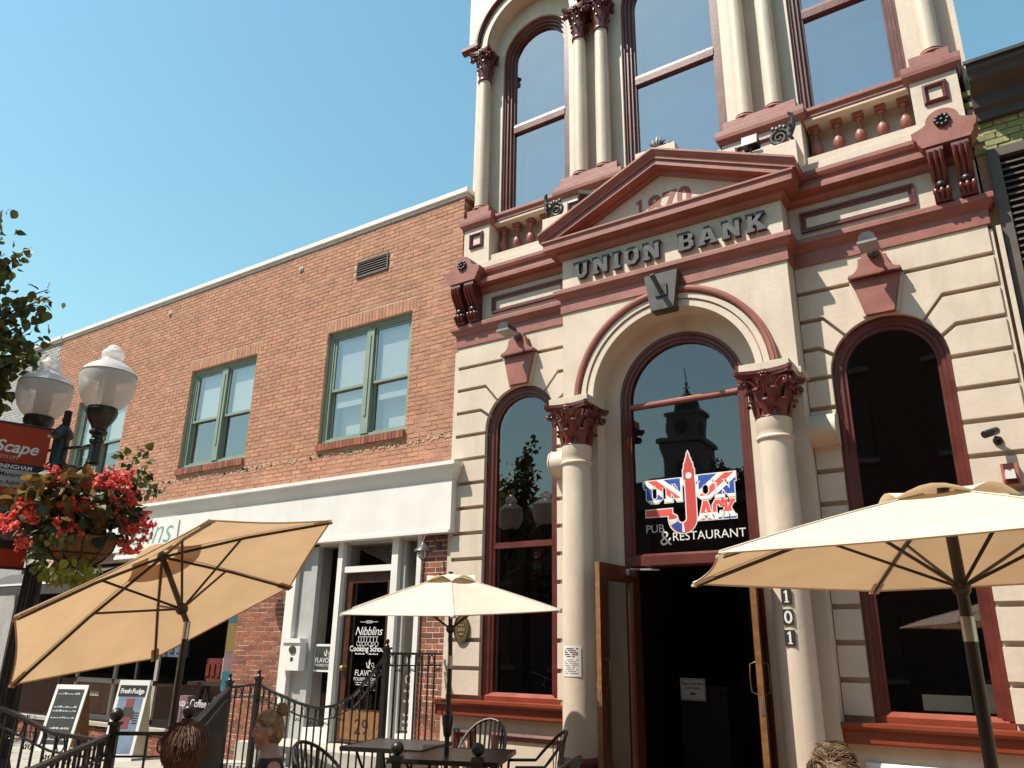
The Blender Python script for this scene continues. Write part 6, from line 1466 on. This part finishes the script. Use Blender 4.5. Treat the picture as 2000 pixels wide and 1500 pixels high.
o = text('lettering', 'Fresh Fudge', 0.095, 'vinyl_white', t, (0,0,0), offset=0.002, spacing=0.78); o.matrix_basis = R @ Matrix.Translation((0,-0.0195,0.945)) @ STAND
m = MB().box(-0.10,0.10,-0.0185,-0.0162,0.58,0.70); m.box(-0.07,0.07,-0.0187,-0.0162,0.70,0.75); m.xf(R); m.build('jar_print', 'poster_dark', t)
m = MB().box(-0.05,0.06,-0.0189,-0.0162,0.75,0.87); m.box(-0.14,0.06,-0.0187,-0.0162,0.45,0.61); m.xf(R); m.build('fudge_print', 'poster_red', t)
m = MB()
for i in range(5): m.box(0.10,0.17,-0.0187,-0.0162,0.52+i*0.035,0.535+i*0.035)
m.xf(R); m.build('skyline_print', 'ink', t)

# ================================================================== PEOPLE
def eval_mesh(o):
    dg = bpy.context.evaluated_depsgraph_get(); dg.update()
    me = bpy.data.meshes.new_from_object(o.evaluated_get(dg)); old = o.data; bpy.data.objects.remove(o)
    return me
def skin(nodes, edges, root, sub=2):
    names = list(nodes); me = bpy.data.meshes.new('s'); me.from_pydata([nodes[k][0] for k in names], [], [])
    me = bpy.data.meshes.new('s'); me.from_pydata([nodes[k][0] for k in names], [(names.index(a), names.index(b)) for a, b in edges], [])
    o = bpy.data.objects.new('s', me); COL.objects.link(o); md = o.modifiers.new('k', 'SKIN')
    for i, k in enumerate(names):
        rr_ = nodes[k][1]; me.skin_vertices[0].data[i].radius = rr_ if isinstance(rr_, tuple) else (rr_, rr_); me.skin_vertices[0].data[i].use_root = (k == root)
    s = o.modifiers.new('s', 'SUBSURF'); s.levels = s.render_levels = sub
    m = eval_mesh(o); v = [tuple(x.co) for x in m.vertices]; f = [tuple(p.vertices) for p in m.polygons]; bpy.data.meshes.remove(m)
    return v, f
def head_mb(c, fem=True):
    """head facing +Y, centre c"""
    m = MB(); n0 = 0
    s = MB().sphere((0,0,0), (0.074,0.094,0.116), 24, 16)
    out = []
    for x, y, z in s.v:
        if z < 0: k = 1+z*1.6; x *= max(0.62, 1+z*2.2); y = y*(1 if y > 0 else max(0.55, 1+z*3.2)) 
        if y > 0: y *= 0.97; x *= 1-0.12*(y/0.094)
        out.append((x, y, z))
    s.v = out; m.add(s.v, s.f)
    m.sphere((0,0.088,-0.018), (0.012,0.020,0.014), 10, 7); m.tube([(0,0.080,0.026),(0,0.096,0.002),(0,0.106,-0.016)], [0.008,0.010,0.012], 8)
    for q in (-1, 1):
        m.sphere((q*0.011,0.092,-0.022), (0.009,0.012,0.008), 8, 6); m.sphere((q*0.030,0.072,0.030), (0.024,0.016,0.009), 10, 6); m.sphere((q*0.036,0.062,-0.025), (0.024,0.022,0.022), 10, 7)
        m.sphere((q*0.077,-0.004,-0.006), (0.009,0.020,0.030), 10, 7); m.sphere((q*0.031,0.074,0.010), (0.013,0.011,0.009), 10, 6)
    m.sphere((0,0.086,-0.050), (0.022,0.012,0.0075), 10, 6); m.sphere((0,0.083,-0.062), (0.018,0.012,0.0075), 10, 6); m.sphere((0,0.074,-0.092), (0.024,0.020,0.020), 10, 7)
    m.xf(Matrix.Translation(c)); return m
def person(label, loc, face, parts_fn, headc, pitch=0.0, voxel=0.0065, hands=True, roll=0.0, hs=1.0):
    rz = math.atan2(face[1], face[0])-PI/2
    t = thing('person', label, 'person', loc, rz)
    HC = Vector(headc); nd = {'pelvis':((0,0,0.54),(0.165,0.115)),'belly':((0,0.0,0.70),(0.135,0.095)),'chest':((0,0.01,0.88),(0.145,0.098)),'nb':((0,0.0,1.005),(0.062,0.058)),'nk':((HC.x*0.5,HC.y*0.55,HC.z-0.10),0.050),'hd':((HC.x,HC.y,HC.z-0.02),0.052)}
    ed = [('pelvis','belly'),('belly','chest'),('chest','nb'),('nb','nk'),('nk','hd')]
    for s, q in (('l',-1),('r',1)):
        el_, wr = parts_fn(q)
        nd.update({s+'cl':((q*0.080,0.0,0.975),0.046), s+'sh':((q*0.150,-0.005,0.945),0.046), s+'ua':((q*0.178,0.04,0.85),0.038), s+'el':(el_,0.036), s+'wr':(wr,0.024), s+'hip':((q*0.09,0.03,0.52),0.095), s+'kn':((q*0.11,0.42,0.50),0.062), s+'an':((q*0.11,0.42,0.10),0.042), s+'to':((q*0.12,0.56,0.04),0.035)})
        ed += [('nb',s+'cl'),(s+'cl',s+'sh'),(s+'sh',s+'ua'),(s+'ua',s+'el'),(s+'el',s+'wr'),('pelvis',s+'hip'),(s+'hip',s+'kn'),(s+'kn',s+'an'),(s+'an',s+'to')]
    v, f = skin(nd, ed, 'pelvis'); m = MB().add(v, f)
    HR = Matrix.Translation(HC) @ Matrix.Rotation(pitch, 4, 'X') @ Matrix.Rotation(roll, 4, 'Y') @ Matrix.Scale(hs, 4)
    h = head_mb((0,0,0)); h.xf(HR); m.add(h.v, h.f)
    if hands:
        for q in (-1, 1):
            el_, wr = parts_fn(q); el_, wr = Vector(el_), Vector(wr); d = (wr-el_).normalized(); inw = Vector((-q,0.15,0)); inw = (inw-d*inw.dot(d)).normalized(); upv = d.cross(inw)*(-q)
            pm = wr+d*0.045; m.sphere(wr+d*0.02, 0.026, 10, 7); k0 = len(m.v); m.sphere((0,0,0), (0.036,0.016,0.045), 12, 8)
            B_ = Matrix((upv, inw, d)).transposed().to_4x4(); B_.translation = pm; m.xf(B_, k0)
            for i, (o_, L) in enumerate(((0.027,0.066),(0.009,0.074),(-0.009,0.069),(-0.026,0.055))):
                a = pm+d*0.035+upv*o_; b = a+d*L*0.42+inw*L*0.12; c = b+d*L*0.20+inw*L*0.38; e = c-d*L*0.10+inw*L*0.30
                m.tube([a, b, c, e], [0.0095,0.009,0.0085,0.0065], 8)
            a = pm+upv*0.030-d*0.01; m.tube([a, a+upv*0.022+d*0.025+inw*0.012, a+upv*0.018+d*0.05+inw*0.035], [0.012,0.0105,0.008], 8)
    me = m.mesh('b', None); o = bpy.data.objects.new('b', me); COL.objects.link(o); md = o.modifiers.new('r', 'REMESH'); md.mode = 'VOXEL'; md.voxel_size = voxel; md.use_smooth_shade = True
    s = o.modifiers.new('s', 'SMOOTH'); s.factor = 0.5; s.iterations = 3
    bm_ = eval_mesh(o); bm_.name = 'body'; bm_.materials.clear(); bm_.materials.append(MT['skin']); bm_.polygons.foreach_set('use_smooth', [True]*len(bm_.polygons))
    link('body', bm_, t)
    return t, bm_, HR
def garment(t, body, name, mt_, pred, off):
    vm = {}; m = MB(); 
    for p in body.polygons:
        if pred(p.center):
            ids = []
            for i in p.vertices:
                if i not in vm: vm[i] = len(m.v); m.v.append(tuple(body.vertices[i].co+body.vertices[i].normal*off))
                ids.append(vm[i])
            m.f.append(tuple(ids))
    m.build(name, mt_, t, 70, recalc=False)
# --- woman in profile
t, body, HR = person('woman with a messy blonde bun and dark patterned tank top, hands raised', (-4.06,-4.43,-0.035), (-0.62,-0.785), lambda q: ((q*0.235,0.10,0.755),(q*0.055,0.215,0.885)), (0.0,0.045,1.160), pitch=math.radians(-9), hs=0.90)
garment(t, body, 'tank_top', 'top_dark', lambda c: 0.50 < c.z < 1.012 and c.y < 0.17 and abs(c.x) < (0.15 if c.z < 0.86 else 0.118) and not (c.z > 0.975 and abs(c.x) < 0.052) and not (c.z > 0.94 and abs(c.x) < 0.05 and c.y < 0), 0.006)
garment(t, body, 'print', 'top_print', lambda c: 0.66 < c.z < 0.92 and abs(c.x) < 0.115 and c.y > 0.03 and c.y < 0.16 and noise.noise(Vector((c.x*38, c.z*38, 3.1))) > 0.12, 0.0085)
garment(t, body, 'jeans', 'denim', lambda c: c.z < 0.60 and not (c.y > 0.1 and c.z > 0.62), 0.005)
m = MB(); s = MB().sphere((0,-0.003,0.005), (0.0775,0.097,0.1175), 40, 28)
keep = [f for f in s.f if (lambda c: (c.y < 0.045-0.3*max(0,-c.z) or c.z > 0.070) and c.z > -0.055-0.35*(0.05-c.y) and not (c.y > 0.0 and c.z < 0.025+0.2*c.y) )(sum((Vector(s.v[i]) for i in f), Vector())/len(f))]
m.v = s.v; m.f = keep; m.xf(HR); m.build('hair_cap', 'hair_root', t, 180, recalc=False)
r = random.Random(9); bunc = Vector((0.0,-0.092,0.098)); m = MB()
def sph(a, z):                                              # point of the scalp at azimuth a (0 = brow), height z
    zz = max(-0.98, min(0.98, (z-0.006)/0.1185)); k_ = math.sqrt(1-zz*zz); return Vector((0.079*math.sin(a)*k_, 0.0985*math.cos(a)*k_-0.003, z))
def hairline(a): c_ = math.cos(a); return 0.088*max(0, c_)**0.6 + 0.012*(1-abs(c_)) - 0.098*max(0, -c_)
for i in range(800):                                        # hair drawn back from the hairline to the bun
    a = r.uniform(-PI, PI); z0_ = hairline(a); z = z0_ if i % 3 else z0_+(0.115-z0_)*r.random(); p0 = sph(a, z+r.uniform(-0.004,0.004)); pts = []
    for k_ in range(8):
        q = p0.lerp(bunc, k_/7); c0 = Vector((0,-0.004,0.008)); w_ = q-c0; e = math.sqrt((w_.x/0.079)**2+(w_.y/0.0985)**2+(w_.z/0.1185)**2)
        if k_ < 7: q = c0+w_/max(0.2, e)*(1.012+0.02*math.sin(i*1.7))
        pts.append(q)
    m.tube(pts, [0.0008,0.0015,0.0019,0.0021,0.0021,0.0021,0.0021,0.002], 4)
m.xf(HR); m.build('combed_hair', 'hair_blonde', t, 60)
m = MB()
for i in range(230):
    v1 = Vector((r.gauss(0,1), r.gauss(0,1), r.gauss(0,1))).normalized(); v2 = v1.cross(Vector((r.gauss(0,1), r.gauss(0,1), r.gauss(0,1)))).normalized(); R_ = r.uniform(0.012,0.040); L = r.uniform(1.6,4.2); a0 = r.uniform(0,6)
    sh = r.uniform(0.9,1.12)
    m.tube([bunc+Vector((0,-0.004,0.018))+(v1*math.cos(a0+L*k_/6)+v2*math.sin(a0+L*k_/6))*R_*(sh+0.04*k_) for k_ in range(7)], [0.0014,0.002,0.0024,0.0024,0.002,0.0015,0.0008], 4)
for i in range(26):                                         # loose wisps
    a = bunc+Vector((r.uniform(-.04,.04), r.uniform(-.05,.03), r.uniform(-.02,.05))); dr2 = Vector((r.gauss(0,.5), r.uniform(-1,.2), r.uniform(-1.6,0.8)))*0.05
    m.tube([a, a+dr2*0.6, a+dr2*1.0+Vector((0,0,-0.02))], [0.0014,0.0011,0.0005], 4)
m.xf(HR); m.build('bun', 'hair_blonde', t, 60)
m = MB()
for q in (-1, 1): m.tube([(q*0.048,0.070,0.036),(q*0.034,0.083,0.041),(q*0.016,0.090,0.036)], [0.002,0.0032,0.0025], 5)
for q in (-1, 1): m.tube([(q*0.043,0.075,0.011),(q*0.031,0.085,0.009),(q*0.019,0.084,0.010)], [0.0018,0.0028,0.0018], 5)
m.xf(HR); m.build('brows_and_lashes', 'hair_root', t, 60)
m = MB(); m.sphere((0,0.0955,-0.050), (0.017,0.005,0.0042), 10, 6); m.sphere((0,0.092,-0.0615), (0.015,0.005,0.0046), 10, 6); m.xf(HR); m.build('lips', 'lips', t, 60)
tag(t); 
# --- person with curly auburn hair seen from behind
t, body, HR = person('person with curly auburn hair seen from behind below the tan umbrella', (-4.16,-5.0,-0.10), (-0.45,0.89), lambda q: ((q*0.24,0.08,0.74),(q*0.14,0.26,0.70)), (0.0,0.04,1.165), voxel=0.011)
garment(t, body, 'shirt', 'shirt_blue', lambda c: 0.50 < c.z < 1.0 and c.y < 0.16, 0.008); garment(t, body, 'trousers', 'denim', lambda c: c.z < 0.60, 0.006)
m = MB().sphere((0,-0.015,0.0), (0.083,0.098,0.118), 22, 14); m.f = [f for f in m.f if (sum((Vector(m.v[i]) for i in f), Vector())/len(f)).y < 0.055]; m.xf(HR); m.build('hair_base', 'hair_curly', t, 60, recalc=False)
m = MB(); r = random.Random(19)
for i in range(1700):
    v = Vector((r.gauss(0,1), r.gauss(-0.4,1), r.gauss(0.15,1))).normalized()
    if v.y > 0.55 and v.z < 0.6: continue
    p = Vector((v.x*0.080, v.y*0.094-0.012, v.z*0.112)); tn = v.cross(Vector((r.gauss(0,1), r.gauss(0,1), r.gauss(0,1)))).normalized(); dn = Vector((0,0,-1))-v*v.dot(Vector((0,0,-1))); dn = dn.normalized() if dn.length > 0.1 else tn
    L = r.uniform(0.09,0.17); n_ = 9; tt = r.uniform(0.5,1.0)
    m.tube([p+v*(0.003+0.016*math.sin(PI*k_/n_))+dn*(L*0.7*k_/n_)+(tn*math.cos(tt*2*PI*k_/n_)+v*math.sin(tt*2*PI*k_/n_))*0.0055 for k_ in range(n_+1)], [0.0015]*n_+[0.0006], 3)
m.xf(HR); m.build('curls', 'hair_curly', t, 60)
# --- man with short sandy hair at the lower right
t, body, HR = person('man with short sandy hair seen from behind at the lower right', (-0.81,-4.47,-0.02), (-0.15,0.98), lambda q: ((q*0.25,0.10,0.74),(q*0.15,0.30,0.72)), (0.0,0.04,1.16), voxel=0.011)
garment(t, body, 'shirt', 'shirt_blue', lambda c: 0.50 < c.z < 1.0 and c.y < 0.16, 0.008); garment(t, body, 'trousers', 'denim', lambda c: c.z < 0.60, 0.006)
m = MB().sphere((0,-0.008,0.004), (0.079,0.100,0.121), 22, 14); m.f = [f for f in m.f if (lambda c: c.z > 0.02 or (c.y < -0.01 and c.z > -0.075))(sum((Vector(m.v[i]) for i in f), Vector())/len(f))]; m.xf(HR); m.build('hair_base', 'hair_man', t, 60, recalc=False)
m = MB(); r = random.Random(29)
for i in range(2600):
    v = Vector((r.gauss(0,1), r.gauss(-0.25,1), r.gauss(0.5,1))).normalized()
    if v.z < -0.45 or (v.y > 0.55 and v.z < 0.55): continue
    p = Vector((v.x*0.079, v.y*0.100-0.008, v.z*0.121+0.004)); fl = Vector((0.35+r.gauss(0,.35), 0.7 if v.z > 0.55 else -0.2, -0.55 if v.z < 0.6 else 0.1))+Vector((noise.noise(v*3.1), noise.noise(v*3.1+Vector((5,0,0))), 0))*1.4; fl = (fl-v*fl.dot(v)).normalized()
    L = r.uniform(0.03,0.055)
    m.tube([p, p+v*0.010+fl*L*0.4, p+v*0.013+fl*L*0.8, p+v*0.009+fl*L*1.1], [0.0016,0.0020,0.0016,0.0004], 3)
m.xf(HR); m.build('hair', 'hair_man', t, 60)
